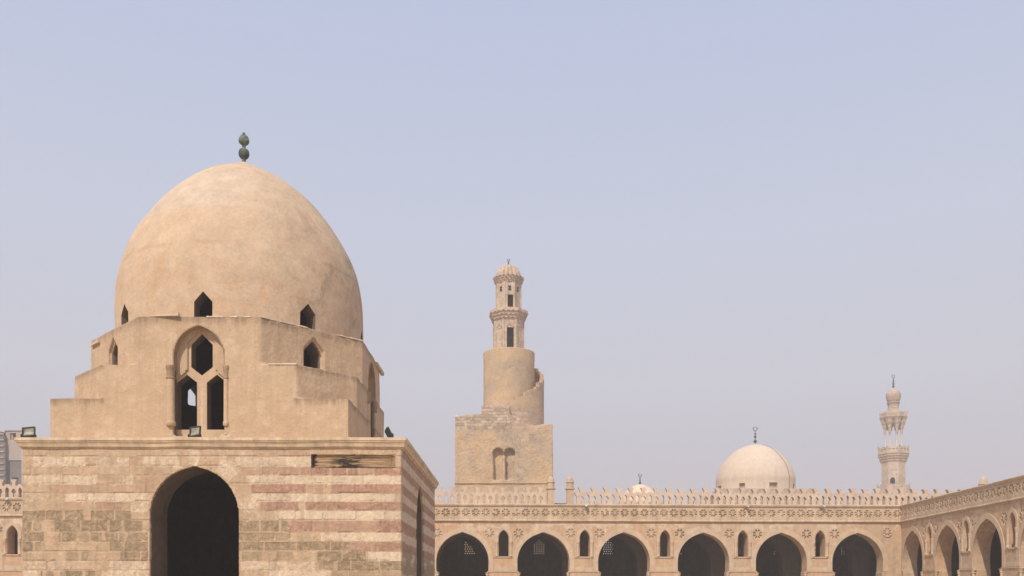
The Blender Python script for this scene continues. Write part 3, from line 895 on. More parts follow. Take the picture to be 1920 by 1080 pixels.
def rubble(px, Y, s, label):
    bm = bmesh.new()
    bmesh.ops.create_icosphere(bm, subdivisions=2, radius=1)
    c = Vector((PX(px, Y), Y, 7.09))
    for v in bm.verts:
        k = 1 + 0.35 * noise.noise(v.co * 1.7 + c)
        v.co = Vector((v.co.x * s * 1.7, v.co.y * s, max(v.co.z, -0.3) * s * 0.8)) * k
    o = obj('stone_chunk', bm, M_cornice, None, smooth=30, loc=c)
    tag(o, label, 'stone', 'stone chunks on the pavilion cornice')
rubble(543, 33.2, 0.055, 'smallest loose stone on the pavilion cornice, nearest the triple window')
rubble(633, 33.2, 0.085, 'loose stone on the pavilion cornice near the corner of the lowest step')
rubble(672, 33.2, 0.075, 'pale loose stone on the pavilion cornice just right of the lowest step corner')
rubble(703, 33.0, 0.075, 'loose stone on the pavilion cornice under the shaded side window')

# ================================================================== ARCADES
FO = Vector((PX(867, 78.5), 78.5, 0)); FD = Vector((math.sqrt(1 - 0.04 ** 2), 0.04, 0)); FN = Vector((-FD.y, FD.x, 0))
def fu(px):                                           # photo column -> distance along the far arcade
    q = (px - 960) / F
    return (q * FO.y - FO.x) / (FD.x - q * FD.y)
def lift(u):                                          # the wall stands a little taller at its left end
    return 1 + 0.055 * max(0.0, min(1.0, (-u - 8) / 28))
def FX(u, v, w):
    p = FO + FD * u + FN * w
    return Vector((p.x, p.y, 1.7 + (v - 1.7) * lift(u)))
CO = Vector((PX(1690, 80.1), 80.1, 0)); CD = Vector((-0.0781, -0.99695, 0)); CN = Vector((0.99695, -0.0781, 0))
def CX(u, v, w):
    p = CO + CD * u + CN * w
    return Vector((p.x, p.y, v))
def cu(px): return (80.1 - 80.1 * 600 / (px - 1090)) / 0.99695

def petal_holes(uc, vc, r, n=8, keep=None):
    out = []
    for k in range(n):
        if keep is not None and not keep[k]: continue
        a = 2 * math.pi * (k + 0.5) / n
        ca, sa = math.cos(a), math.sin(a)
        pts = []
        for s, t in ((0.20, 0.0), (0.50, 0.165), (0.80, 0.245), (0.97, 0.0), (0.80, -0.245), (0.50, -0.165)):
            pts.append((uc + r * (s * ca - t * sa), vc + r * (s * sa + t * ca)))
        out.append(pts)
    return out
def circle(uc, vc, r, n=20): return [(uc + r * math.cos(2 * math.pi * i / n), vc + r * math.sin(2 * math.pi * i / n)) for i in range(n)]

def arcade(root, X, u0, u1, arches, windows, zA, mats, ZT=8.62, fri0=7.45, small=1.0, inner=True, corner=False):
    """wall pierced by arches (centres in arches) and small windows, with frieze, mouldings, aisle behind"""
    wall_m, band_m, fri_m = mats
    W, ZS = 2.33, 3.72
    # wall outline walks along every arch
    out = [(u0, 0.0)]
    for a in arches:
        h = arch_half(W, zA - ZS, 12, 70)
        out += [(a - W + 0.10, 0.0), (a - W + 0.10, 2.80), (a - W + 0.03, 2.84)] + [(a - x, ZS + y) for x, y in h]
        out += [(a + x, ZS + y) for x, y in reversed(h[:-1])] + [(a + W - 0.03, 2.84), (a + W - 0.10, 2.80), (a + W - 0.10, 0.0)]
    out += [(u1, 0.0), (u1, ZT), (u0, ZT)]
    loops = [out]
    ros = []
    for c, has in windows:
        loops.append(arch_loop(c, 0.45, 4.18, 5.80, 6.56, 8, 58))
        for s, du in ((-1, 1.24), (1, 1.32)):
            if has: ros.append((c + s * du, 6.22)); loops.append(circle(c + s * du, 6.22, 0.50))
    bm = bmesh.new(); plate(bm, loops, 0.0, 1.25, X)
    obj('arcade_wall', bm, wall_m, root)
    # archivolts
    for a in arches:
        ho, hi = arch_half(W + 0.42, zA - ZS + 0.46, 12, 70), arch_half(W, zA - ZS, 12, 70)
        r = [(a + W + 0.42, 2.9)] + [(a + x, ZS + y) for x, y in ho] + [(a - x, ZS + y) for x, y in reversed(ho[:-1])] + [(a - W - 0.42, 2.9)]
        r += [(a - W + 0.01, 2.9)] + [(a - x + 0.0, ZS + y) for x, y in hi] + [(a + x, ZS + y) for x, y in reversed(hi[:-1])] + [(a + W - 0.01, 2.9)]
        bm = bmesh.new(); plate(bm, [r], -0.04, 0.03, X)
        obj('archivolt', bm, band_m, root)
    # impost bands and recessed panels on the piers
    edges = [u0 - 9] + list(arches) + [u1 + 9]
    for a, b in zip(arches, arches[1:]):
        p0, p1 = a + W - 0.12, b - W + 0.12
        bm = bmesh.new(); box(bm, p0, p1, -0.05, 0.02, 2.80, 2.88, lambda x, y, z: X(x, z, y))
        box(bm, p0 + 0.6, p1 - 0.6, -0.03, 0.02, 2.90, 3.24, lambda x, y, z: X(x, z, y))
        obj('impost_band', bm, band_m, root)
        for q in (p0, p1):
            bm = bmesh.new(); c = X(q, 0, 0.02)
            lathe(bm, [(0.11, 0.0), (0.11, 2.5), (0.16, 2.55), (0.13, 2.6), (0.20, 2.79), (0, 2.79)], c.x, c.y, 12)
            obj('corner_column', bm, band_m, root, smooth=40)
    # window surrounds
    for c, has in windows:
        bm = bmesh.new()
        ho, hi = arch_half(0.78, 1.12, 8, 58), arch_half(0.50, 0.80, 8, 58)
        r = [(c + x, 5.80 + y) for x, y in ho] + [(c - x, 5.80 + y) for x, y in reversed(ho[:-1])] + [(c - 0.78, 5.5), (c - 0.50, 5.5)]
        r += [(c - x, 5.80 + y) for x, y in hi] + [(c + x, 5.80 + y) for x, y in reversed(hi[:-1])] + [(c + 0.50, 5.5), (c + 0.78, 5.5)]
        plate(bm, [r], -0.045, 0.03, X)
        box(bm, c - 0.88, c - 0.80, -0.03, 0.02, 4.2, 5.44, lambda x, y, z: X(x, z, y)); box(bm, c + 0.80, c + 0.88, -0.03, 0.02, 4.2, 5.44, lambda x, y, z: X(x, z, y))
        ws = obj('window_surround', bm, band_m, root)
        bm = bmesh.new(); box(bm, c - 0.92, c + 0.92, -0.07, 0.03, 4.09, 4.19, lambda x, y, z: X(x, z, y))
        obj('window_sill', bm, band_m, ws)
        for s in (-1, 1):
            q = X(c + s * 0.63, 0, 0.01)
            bm = bmesh.new(); k = lift(c) if X is FX else 1.0
            lathe(bm, [(r_, 1.7 + (z_ - 1.7) * k) for r_, z_ in ((0.16, 4.2), (0.16, 4.3), (0.125, 4.34), (0.125, 5.2), (0.16, 5.24), (0.13, 5.28), (0.185, 5.46), (0.185, 5.50), (0, 5.50))], q.x, q.y, 12)
            obj('colonnette', bm, band_m, ws, smooth=40)
    # carved rosettes let into the spandrels
    for i, (ru, rv) in enumerate(ros):
        bm = bmesh.new()
        keep = [True] * 8
        if i % 5 == 3: keep = [random.random() > 0.15 for _ in range(8)]
        plate(bm, [circle(ru, rv, 0.495)] + petal_holes(ru, rv, 0.48, 8, keep), 0.012, 0.16, X, False)
        plate(bm, [circle(ru, rv, 0.52)], 0.085 + 0.06 * random.random(), 0.24, X)
        obj('rosette', bm, band_m, root)
    # frieze with a row of rosettes
    bm = bmesh.new()
    n = max(1, int(round((u1 - u0) / 0.885))); st = (u1 - u0) / n
    for i in range(n):
        c = u0 + st * (i + 0.5)
        keep = [random.random() > (0.01 if i % 9 else 0.2) for _ in range(8)]
        zc = (fri0 + ZT) / 2 + 0.03
        tri = [[(c + st / 2 + s * 0.09, zc + t * 0.40 - t * 0.06), (c + st / 2 + s * 0.02, zc + t * 0.47), (c + st / 2 + s * 0.13, zc + t * 0.47)] for s in (-1, ) for t in (1, -1)]
        plate(bm, [[(c - st / 2, fri0), (c + st / 2, fri0), (c + st / 2, ZT), (c - st / 2, ZT)]] + petal_holes(c, zc, random.uniform(0.39, 0.42), 8, keep), -0.13, -0.015, X, False)
        plate(bm, [[(c - st / 2, fri0), (c + st / 2, fri0), (c + st / 2, ZT), (c - st / 2, ZT)]], -0.13 + random.uniform(0.07, 0.11), -0.002, X)
    obj('rosette_frieze', bm, fri_m, root)
    def mould(name, prof, mat):
        bm = bmesh.new(); m = int((u1 - u0) / 0.9)
        rings = []
        for i in range(m + 1):
            u = u0 + (u1 - u0) * i / m
            if X is CX: u = max(u, u0)
            dz = 0.022 * noise.noise(Vector((u * 0.45, prof[0][1], 2.0 if X is FX else 7.0)))
            dw = 0.015 * noise.noise(Vector((u * 0.8, prof[0][1], 5.0)))
            rings.append([bm.verts.new(X(u, v + dz, w + (dw if w < 0 else 0))) for w, v in prof])
        for Ar, Br in zip(rings, rings[1:]):
            for q in range(len(prof)):
                r = (q + 1) % len(prof); bm.faces.new((Ar[q], Br[q], Br[r], Ar[r]))
        bm.faces.new(rings[0]); bm.faces.new(rings[-1])
        obj(name, bm, mat, root, smooth=30)
    mould('string_course', [(0.05, 7.20), (-0.06, 7.20), (-0.08, 7.26), (-0.04, 7.28), (-0.17, 7.33), (-0.18, 7.40), (-0.14, 7.47), (0.05, 7.47)], fri_m)
    mould('cornice_lip', [(0.6, ZT - 0.02), (-0.16, ZT - 0.02), (-0.21, ZT + 0.03), (-0.25, ZT + 0.16), (-0.22, ZT + 0.21), (0.6, ZT + 0.21)], fri_m)
    # aisle behind: inner arcade, back wall with lattice windows, roof
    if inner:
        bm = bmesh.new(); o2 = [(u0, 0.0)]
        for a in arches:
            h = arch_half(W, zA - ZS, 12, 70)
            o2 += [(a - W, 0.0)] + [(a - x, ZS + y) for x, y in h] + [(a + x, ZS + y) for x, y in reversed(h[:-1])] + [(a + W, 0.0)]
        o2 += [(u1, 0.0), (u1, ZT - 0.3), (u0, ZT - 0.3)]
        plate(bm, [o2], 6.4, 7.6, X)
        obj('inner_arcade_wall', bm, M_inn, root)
        return
def roof(root, X, u0, u1, w0, w1, z0, z1):
    bm = bmesh.new(); box(bm, u0, u1, w0, w1, z0, z1, lambda x, y, z: X(x, z, y)); obj('aisle_roof', bm, M_inn, root)

# ---- far arcade
farc = thing('far_arcade', 'long tan arcade facing the viewer behind the pavilion, with lacy pierced parapet and rosette frieze', 'arcade', FO)
ARCH = [fu(867) + 7.10 * k for k in range(-9, 0)] + [fu(p) for p in (867, 1019, 1170, 1319, 1465, 1608)]
WIN = [((a + b) / 2, True) for a, b in zip(ARCH[:9], ARCH[1:10])] + [(fu(p), True) for p in (944.5, 1096.5, 1247, 1393, 1538)]
UL, UR = ARCH[0] - 3.4, fu(1690) + 0.0
arcade(farc, FX, UL, UR, ARCH, WIN, 6.38, (M_arc, M_band, M_frieze))
# lone rosettes near the corner and beside the first arch are part of the frieze wall
bm = bmesh.new()
cu_, cv_ = fu(1663), 6.42
plate(bm, [circle(cu_, cv_, 0.44)] + petal_holes(cu_, cv_, 0.42, 8), -0.08, -0.002, FX)
obj('rosette', bm, M_band, farc)
# back wall of the aisle with pierced stucco windows
bw0, bw1 = 13.2, 14.2
loops = [[(UL, 0), (UR + 14.5, 0), (UR + 14.5, ZT_ := 8.5), (UL, ZT_)]]
grid = [fu(877) * 91.7 / 78.5 + 3.62 * k - 0.05 for k in range(-11, 12)]
grid = [g for g in grid if UL + 2 < g < UR + 10]
for gcen in grid: loops.append(arch_loop(gcen, 0.68, 4.72, 5.75, 6.50, 6, 58))
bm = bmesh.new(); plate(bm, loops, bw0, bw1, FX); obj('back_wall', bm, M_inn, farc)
roof(farc, FX, UL, UR + 14.5, 0.62, 14.6, 8.55, 8.78)
def lattice_mesh(kind):
    lo = [arch_loop(0, 0.70, 4.70, 5.75, 6.53, 6, 58)]
    rows, cols = 7, 5
    for j in range(rows):
        for i in range(cols):
            x = -0.60 + 1.2 * (i + 0.5 + (0.5 if (j % 2 and kind) else 0.15)) / cols; z = 4.82 + 1.6 * (j + 0.5) / rows
            lim = 0.60 if z < 5.75 else 0.60 * max(0, 1 - ((z - 5.75) / 0.74) ** 1.6)
            if abs(x) + 0.04 > lim: continue
            if kind == 2 and (x * 1.1 + (z - 5.6) > 0.2): continue
            s = 0.062 if kind else 0.055
            lo.append([(x - s, z), (x, z - s), (x + s, z), (x, z + s)])
    bm = bmesh.new(); plate(bm, lo, 0, 0.10)
    return mesh_of('window_lattice', bm)
LAT = [lattice_mesh(k) for k in range(3)]
ang = math.atan2(FD.y, FD.x)
for i, gcen in enumerate(grid):
    p = FX(gcen, 1.7, bw0 + 0.4)
    o = link('window_lattice', LAT[(i * 2 + 1) % 3], M_inn, farc, (p.x, p.y, 1.7 - 1.7 * lift(gcen)))
    o.rotation_euler = (0, 0, ang); o.scale = (1, 1, lift(gcen))

# parapet: each unit is one merlon
def merlon_mesh(seed):
    random.seed(seed)
    H = 0.56
    j = lambda k=0.012: random.uniform(-k, k)
    half = [(H, 0.0), (H, 0.06), (H - 0.15, 0.06), (H - 0.13, 0.30 + j()), (H - 0.165, 0.62), (H - 0.15, 0.72), (H, 0.90), (H, 1.10)]
    top = [(H - 0.10, 1.12 + j()), (H - 0.20, 1.06), (H - 0.27, 0.97 + j()), (0.17, 1.00 + j()), (0.125, 1.12), (0.14, 1.22), (0.24, 1.42 + j()), (0.29, 1.49 + j()), (0.20, 1.50), (0.13, 1.46), (0.07, 1.53 + j()), (0.0, 1.50)]
    r = half + top
    loop = r + [(-x, z) for x, z in reversed(r[:-1])]
    key = [(0.055, 0.07), (0.06, 0.34), (0.16, 0.42), (0.20, 0.53), (0.13, 0.65), (0.0, 0.77)]
    key = key + [(-x, z) for x, z in reversed(key[:-1])]
    bm = bmesh.new(); plate(bm, [loop, key], -0.16, 0.24)
    bmesh.ops.bevel(bm, geom=[e for e in bm.edges if e.calc_face_angle(0) > 1.2 and abs(e.verts[0].co.y - e.verts[1].co.y) < 0.01], offset=0.012, segments=1, affect='EDGES')
    return mesh_of('merlon', bm)
MER = [merlon_mesh(s) for s in range(5)]
random.seed(5)
step = 1.118
u_first = fu(1113.4) - 0.0                            # a finial measured in the photo
LIP = 8.83
g0, g1 = fu(1026), fu(1077)
u = u_first
us = []
while u < fu(1835): us.append(u); u += step
u = fu(1013.5)
while u > UL + 0.6: us.append(u); u -= step
us.append(u_first - step) if u_first - step > g1 + 0.3 else None
for u in us:
    p = FX(u, LIP, 0.05)
    o = link('merlon', MER[random.randrange(5)], M_merlon, farc, p)
    o.rotation_euler = (random.uniform(-0.02, 0.02), random.uniform(-0.016, 0.016), ang + random.uniform(-0.025, 0.025)); o.scale = (1, random.uniform(0.9, 1.1), lift(u) * random.uniform(0.965, 1.03))
# parapet strip carried on behind the right-hand roof
bm = bmesh.new(); box(bm, UR + 0.05, fu(1840), -0.14, 0.25, 8.6, 8.835, lambda x, y, z: FX(x, z, y)); obj('parapet_base', bm, M_merlon, farc)
def post(pos, s=1.0, parent=farc, rot=ang, zb=8.83, h=1.37, dh=0.45):
    T = Matrix.Translation(pos) @ Matrix.Rotation(rot, 4, 'Z')
    bm = bmesh.new(); q = 0.31 * s
    box(bm, -q, q, -q, q, zb, zb + h, lambda x, y, z: T @ Vector((x, y, z)))
    box(bm, -q - 0.09, q + 0.09, -q - 0.09, q + 0.09, zb + h, zb + h + 0.08, lambda x, y, z: T @ Vector((x, y, z)))
    o = obj('parapet_post', bm, M_post, parent)
    bm = bmesh.new(); z1 = zb + h + 0.08
    lathe(bm, [(q, z1), (q, z1 + 0.46), (q + 0.06, z1 + 0.50), (q + 0.06, z1 + 0.56), (q, z1 + 0.58)] + [(q * math.cos(a) * 1.02, z1 + 0.6 + dh * math.sin(a)) for a in [R(d) for d in range(0, 90, 10)]] + [(0, z1 + 0.61 + dh)], pos[0], pos[1], 32, ribs=(12, 0.14, z1 + 0.585, z1 + 2))
    obj('post_cap', bm, M_post, o, smooth=50)
for px in (1033, 1069): post(FX(fu(px), 0, 0.1))
post((PX(1843.5, 88), 88, 0), 1.3, farc, ang, 8.8, 2.25, 0.72)
bm = bmesh.new(); box(bm, fu(1040), fu(1062), 0.3, 0.9, 8.78, 8.98, lambda x, y, z: FX(x, z, y)); obj('roof_kerb', bm, M_cement_shadow, farc)

# ---- right arcade
rarc = thing('right_arcade', 'arcade running towards the viewer along the right edge, with plain cornice and no parapet', 'arcade', CO)
RA = [cu(p) for p in (1711, 1776, 1850.5)]
RA += [RA[-1] + 7.1 * k for k in (1, 2, 3)]
RW = [(cu(p), True) for p in (1742.8, 1812, 1898.6)] + [((RA[k] + RA[k + 1]) / 2, True) for k in (3, 4)]
arcade(rarc, CX, 0.0, RA[-1] + 3.4, RA, RW, 6.42, (M_arc, M_band, M_frieze))
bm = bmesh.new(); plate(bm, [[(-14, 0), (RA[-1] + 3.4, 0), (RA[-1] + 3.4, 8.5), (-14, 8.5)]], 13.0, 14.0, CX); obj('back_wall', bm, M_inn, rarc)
roof(rarc, CX, 0.62, RA[-1] + 3.4, 0.62, 14.2, 8.545, 8.775)
bm = bmesh.new(); plate(bm, [[(RA[-1] + 3.4, 0), (RA[-1] + 4.4, 0), (RA[-1] + 4.4, 8.83), (RA[-1] + 3.4, 8.83)]], 0.0, 14.0, CX); obj('end_wall', bm, M_arc, rarc)
bm = bmesh.new(); plate(bm, [[(UL - 1.0, 0), (UL, 0), (UL, 8.83), (UL - 1.0, 8.83)]], 0.0, 14.2, FX); obj('end_wall', bm, M_arc, farc)

# ---- small floodlights clamped on the far cornice
def cornice_lamp(px, label, side):
    p = FX(fu(px), 8.70, -0.22)
    t = thing('cornice_floodlight', label, 'floodlight', p, 'small floodlights on the far cornice')
    bm = bmesh.new()
    lathe(bm, [(0.0, -0.02), (0.09, 0.0), (0.12, 0.10), (0.15, 0.20), (0.13, 0.22), (0.0, 0.16)], 0, 0, 14)
    rot = Matrix.Translation(p + Vector((0, -0.12, -0.02))) @ Matrix.Rotation(R(70), 4, 'X') @ Matrix.Rotation(R(25 * side), 4, 'Y')
    for v in bm.verts: v.co = rot @ v.co
    obj('lamp_hood', bm, M_lamp, t, smooth=40)
    bm = bmesh.new()
    box(bm, p.x - 0.22, p.x + 0.02, p.y - 0.06, p.y + 0.06, p.z - 0.14, p.z + 0.02)
    obj('bracket', bm, M_cable, t)
cornice_lamp(1100.5, 'small floodlight on the far cornice left of the small white dome', -1)
cornice_lamp(1398, 'small floodlight on the far cornice below the pale plain dome', 1)
cornice_lamp(1540, 'small floodlight on the far cornice below the pencil minaret side, rightmost of the row', 1)
cornice_lamp(16, 'small floodlight on the far cornice at the far left edge beside the pavilion', 1)

# ================================================================== SPIRAL MINARET
TY = 122.0
tc = Vector((PX(954.5, TY + 6.8), TY + 6.8, 0))
spi = thing('spiral_minaret', 'massive stone tower with square base, round drum wrapped by a stair, small kiosk on top', 'minaret', tc)
bm = bmesh.new()
x0, x1 = PX(853.5, TY), PX(1036.5, TY)
tz = lambda y: PZ(y, TY)
outl = [(x0, -0.2), (x1, -0.2), (x1, tz(795)), (PX(1018, TY), tz(795)), (PX(1000, TY), tz(798)), (PX(985, TY), tz(793)), (PX(972, TY), tz(783)), (PX(957, TY), tz(776)), (PX(956, TY), tz(760)), (PX(903, TY), tz(760)), (PX(902, TY), tz(776)), (PX(870, TY), tz(777)), (PX(868, TY), tz(779)), (x0, tz(778))]
plate(bm, [outl], TY, TY + 3.0)
tower = tmp(bm)
bm = bmesh.new(); box(bm, x0 + 0.02, x1 - 0.02, TY + 2.5, TY + 13.6, -0.2, tz(797)); 
boolean(tower, [tmp(bm)], 'UNION')
cut = []
for c in (934, 955.5):
    u = PX(c, TY); r_ = 0.70
    pts = [(u - 0.62, tz(900)), (u + 0.62, tz(900)), (u + 0.62, tz(861))] + [(u + 0.76 * math.cos(a), tz(850) + 0.76 * math.sin(a)) for a in [R(d) for d in range(-35, 216, 12)]] + [(u - 0.62, tz(861))]
    cut.append(prism(pts, TY - 1, TY + 0.85))
boolean(tower, cut)
remesh(tower, 0.11, 0.08, 0.6, 0.05)
tower.name = 'square_base'; tower.data.name = 'square_base'
tower.data.materials.clear(); tower.data.materials.append(M_tower)
tower.parent = spi; tower.location = -spi.location
bm = bmesh.new(); c = Vector((PX(944.8, TY), TY + 0.12, 0))
lathe(bm, [(0.17, tz(900)), (0.15, tz(898)), (0.13, tz(865)), (0.2, tz(862)), (0.26, tz(857)), (0.26, tz(855)), (0, tz(855))], c.x, c.y, 12)
obj('window_column', bm, M_kiosk, spi, smooth=40)
bm = bmesh.new(); box(bm, x0 - 0.12, x1 + 0.12, TY - 0.14, TY + 13.7, tz(906.5), tz(905))
obj('string_course', bm, M_tower, spi)
# drum
bm = bmesh.new()
prof = [(3.72, 20.0), (3.72, 27), (3.70, 33.6), (3.74, 34.4), (3.74, 35.2), (3.66, 35.28), (0, 35.28)]
lathe(bm, prof, tc.x, tc.y, 72)
for v in bm.verts:
    d = Vector((v.co.x - tc.x, v.co.y - tc.y, 0))
    if d.length > 0.5: v.co += d.normalized() * 0.05 * noise.noise(v.co * 0.6)
obj('round_drum', bm, M_tower, spi, smooth=40)
# stair shell climbing round the drum
bm = bmesh.new(); bi = bmesh.new()
def sector(b, a0, a1, r0, r1, z0, z1):
    v = []
    for z in (z0, z1):
        for a in (a0, (a0 + a1) / 2, a1):
            for r in (r0, r1): v.append(b.verts.new((tc.x + r * math.sin(a), tc.y - r * math.cos(a), z)))
    L, H = v[:6], v[6:]
    for q in (L, H):
        b.faces.new((q[0], q[1], q[3], q[2])); b.faces.new((q[2], q[3], q[5], q[4]))
    for i, j in ((0, 1), (1, 3), (3, 5), (5, 4), (4, 2), (2, 0)): b.faces.new((L[i], L[j], H[j], H[i]))
ns = 19
for i in range(ns):
    a0, a1 = R(2 + 150 * i / ns), R(2 + 150 * (i + 1) / ns)
    zt = 27.35 + 4.7 * (2 + 150 * i / ns) / 90 + random.uniform(-0.2, 0.2)
    sector(bm, a0, a1, 4.55, 5.08, 20.0, zt)
    sector(bi, a0, a1, 3.6, 4.55, 20.0, zt - 1.1)
obj('stair_parapet', bm, M_tower, spi); obj('stair_steps', bi, M_tower, spi)

def octa(bm, r, z0, z1, cx, cy, rot=R(22.5), r1=None):
    lathe(bm, [(0, z0), (r, z0), (r1 or r, z1), (0, z1)], cx, cy, 8, rot=rot)
def muqarnas(bm, r0, r1, z0, z1, cx, cy, tiers=3, n=8, rot=R(22.5), teeth=24):
    for k in range(tiers):
        a, b = k / tiers, (k + 1) / tiers
        ra, rb = r0 + (r1 - r0) * a, r0 + (r1 - r0) * b
        za, zb = z0 + (z1 - z0) * a, z0 + (z1 - z0) * b
        lathe(bm, [(0, za), (ra, za), (ra + (rb - ra) * 0.3, (za + zb) / 2), (rb, zb - (zb - za) * 0.25), (rb, zb - 0.002), (0, zb - 0.002)], cx, cy, n, rot=rot)
        for i in range(teeth):
            t = 2 * math.pi * (i + 0.5 * (k % 2)) / teeth
            rr = rb * 0.965
            if n == 8:
                m = ((t - rot) % (math.pi / 4)) - math.pi / 8
                rr *= math.cos(math.pi / 8) / math.cos(m)
            c = Vector((cx + rr * math.cos(t), cy + rr * math.sin(t), 0)); d = Vector((math.cos(t), math.sin(t), 0)); s = Vector((-d.y, d.x, 0))
            w = math.pi * rb / teeth * 0.45; h = (zb - za) * 0.7
            dd = 0.2
            vs = [bm.verts.new(c + d * dd + s * w + Vector((0, 0, zb - 0.01))), bm.verts.new(c + d * dd - s * w + Vector((0, 0, zb - 0.01))), bm.verts.new(c - d * 0.25 + Vector((0, 0, zb - h))), bm.verts.new(c - d * 0.25 + s * w + Vector((0, 0, zb - 0.012))), bm.verts.new(c - d * 0.25 - s * w + Vector((0, 0, zb - 0.012)))]
            bm.faces.new((vs[0], vs[1], vs[2])); bm.faces.new((vs[0], vs[2], vs[3])); bm.faces.new((vs[1], vs[4], vs[2])); bm.faces.new((vs[0], vs[3], vs[4], vs[1]))

kz = lambda y: PZ(y, tc.y)
kx, ky = tc.x - 0.08, tc.y
ROT = R(22.5 + 6)
def octa_shell(name, r, z0, z1, doors, mat, parent, rot=ROT, cx=kx, cy=ky, th=0.4):
    """hollow octagon; doors = (face, u, halfwidth, zb, zt)"""
    bm = bmesh.new(); ap = r * math.cos(math.pi / 8); hw = r * math.sin(math.pi / 8)
    for f in range(8):
        a = rot + math.pi / 8 + f * math.pi / 4
        d = Vector((math.cos(a), math.sin(a), 0)); s = Vector((-d.y, d.x, 0))
        X = lambda u, v, w, d=d, s=s: Vector((cx, cy, 0)) + d * (ap - w) + s * u + Vector((0, 0, v))
        loops = [[(-hw, z0), (hw, z0), (hw, z1), (-hw, z1)]]
        for df, u, h, zb, zt in doors:
            if df == f: loops.append([(u - h, zb), (u + h, zb), (u + h, zt), (u - h, zt)])
        plate(bm, loops, 0, th, X)
        # corner pilaster
        e = Vector((cx, cy, 0)) + d * (ap - 0.02) + s * hw
        lathe(bm, [(0.11, z0), (0.11, z1)], e.x, e.y, 8)
    return obj(name, bm, mat, parent)
fr = 5                                                 # index of the face turned to the viewer
for f in range(8):
    a = ROT + math.pi / 8 + f * math.pi / 4
    if math.sin(a) < -0.9: fr = f
lower = octa_shell('kiosk_lower_storey', 2.28, 35.28, kz(606), [(fr, 0.05, 0.5, 35.6, kz(621))], M_kiosk, spi)
bm = bmesh.new(); octa(bm, 2.2, 35.2, 35.5, kx, ky, ROT); octa(bm, 2.2, kz(606), kz(604), kx, ky, ROT); obj('kiosk_floor', bm, M_kiosk, lower)
bm = bmesh.new()
for f in range(8):
    a = ROT + math.pi / 8 + f * math.pi / 4; ap = 2.28 * math.cos(math.pi / 8)
    d = Vector((math.cos(a), math.sin(a), 0)); s = Vector((-d.y, d.x, 0))
    X = lambda u, v, w: Vector((kx, ky, 0)) + d * (ap - w) + s * u + Vector((0, 0, v))
    z = kz(617)
    hood = [(-0.55, z - 0.1), (-0.2, z + 0.15), (0, z + 0.55), (0.2, z + 0.15), (0.55, z - 0.1), (0.45, z - 0.18), (0.12, z + 0.06), (0, z + 0.25), (-0.12, z + 0.06), (-0.45, z - 0.18)]
    plate(bm, [hood], -0.08, 0.01, X)
    if f != fr:
        fr_ = [[(-0.6, 35.4), (0.6, 35.4), (0.6, z - 0.3), (-0.6, z - 0.3)], [(-0.5, 35.45), (0.5, 35.45), (0.5, z - 0.4), (-0.5, z - 0.4)]]
        plate(bm, fr_, -0.06, 0.01, X)
obj('niche_hoods', bm, M_kiosk, lower)
bm = bmesh.new(); muqarnas(bm, 2.28, 2.92, kz(608), kz(591), kx, ky, 3, 8, ROT, 24)
octa(bm, 2.92, kz(591), kz(586.5), kx, ky, ROT)
obj('muqarnas_cornice', bm, M_kiosk, lower)
upper = octa_shell('kiosk_upper_storey', 1.86, kz(585.5), kz(535), [(fr, 0.1, 0.40, kz(582), kz(559)), ((fr + 4) % 8, 0.12, 0.22, kz(582), kz(572))], M_kiosk, spi, th=0.3)
bm = bmesh.new(); octa(bm, 1.8, kz(555), kz(554), kx, ky, ROT); obj('kiosk_floor', bm, M_inn, upper)
for f in range(8):
    a = ROT + math.pi / 8 + f * math.pi / 4; ap = 1.86 * math.cos(math.pi / 8)
    d = Vector((math.cos(a), math.sin(a), 0)); s = Vector((-d.y, d.x, 0))
    X = lambda u, v, w: Vector((kx, ky, 0)) + d * (ap - w) + s * u + Vector((0, 0, v))
    bm = bmesh.new(); zc = kz(547)
    plate(bm, [[(-0.26, zc - 0.38), (0.26, zc - 0.38), (0.2, zc - 0.1), (0.1, zc), (0.22, zc + 0.12), (0.2, zc + 0.4), (0.05, zc + 0.3), (-0.05, zc + 0.3), (-0.2, zc + 0.4), (-0.22, zc + 0.12), (-0.1, zc), (-0.2, zc - 0.1)]], -0.012, 0.02, X)
    obj('pierced_window', bm, M_dark, upper)
bm = bmesh.new(); muqarnas(bm, 1.86, 2.2, kz(535), kz(523.5), kx, ky, 3, 16, ROT, 20)
obj('muqarnas_cornice', bm, M_kiosk, upper)
bm = bmesh.new(); zb = kz(524.5); zt = kz(498)
lathe(bm, [(1.80, zb), (1.84, zb + 0.2)] + [(1.84 * math.cos(R(d)) ** 0.75, zb + 0.2 + (zt - zb - 0.2) * math.sin(R(d))) for d in range(8, 90, 8)] + [(0, zt)], kx, ky, 96, ribs=(16, 0.16, zb + 0.05, zt))
obj('ribbed_dome', bm, M_kiosk, spi, smooth=60)

def ring_finial(parent, x, y, z0, z1, ring_r, beads, rad=0.05, mat=None, gap=True):
    """stem with beads and an open crescent on top"""
    mat = mat or M_iron
    zr = z1 - ring_r
    bm = bmesh.new(); tube(bm, [(x, y, z0 - 0.2), (x, y, zr - ring_r)], rad, 8)
    for zc, rb in beads: lathe(bm, [(0, zc - rb)] + [(rb * math.sin(R(d)), zc - rb * math.cos(R(d))) for d in range(30, 180, 30)] + [(0, zc + rb)], x, y, 12)
    f = obj('finial', bm, mat, parent, smooth=50)
    bm = bmesh.new(); tube(bm, [(x + ring_r * math.sin(R(d)), y, zr - ring_r * math.cos(R(d))) for d in range(-166, 167, 14)], rad * 1.1, 6)
    obj('crescent', bm, mat, f, smooth=60)
ring_finial(spi, kx, ky, zt, kz(485.5), 0.17, [(kz(495.5), 0.16), (kz(492), 0.10)], 0.045)

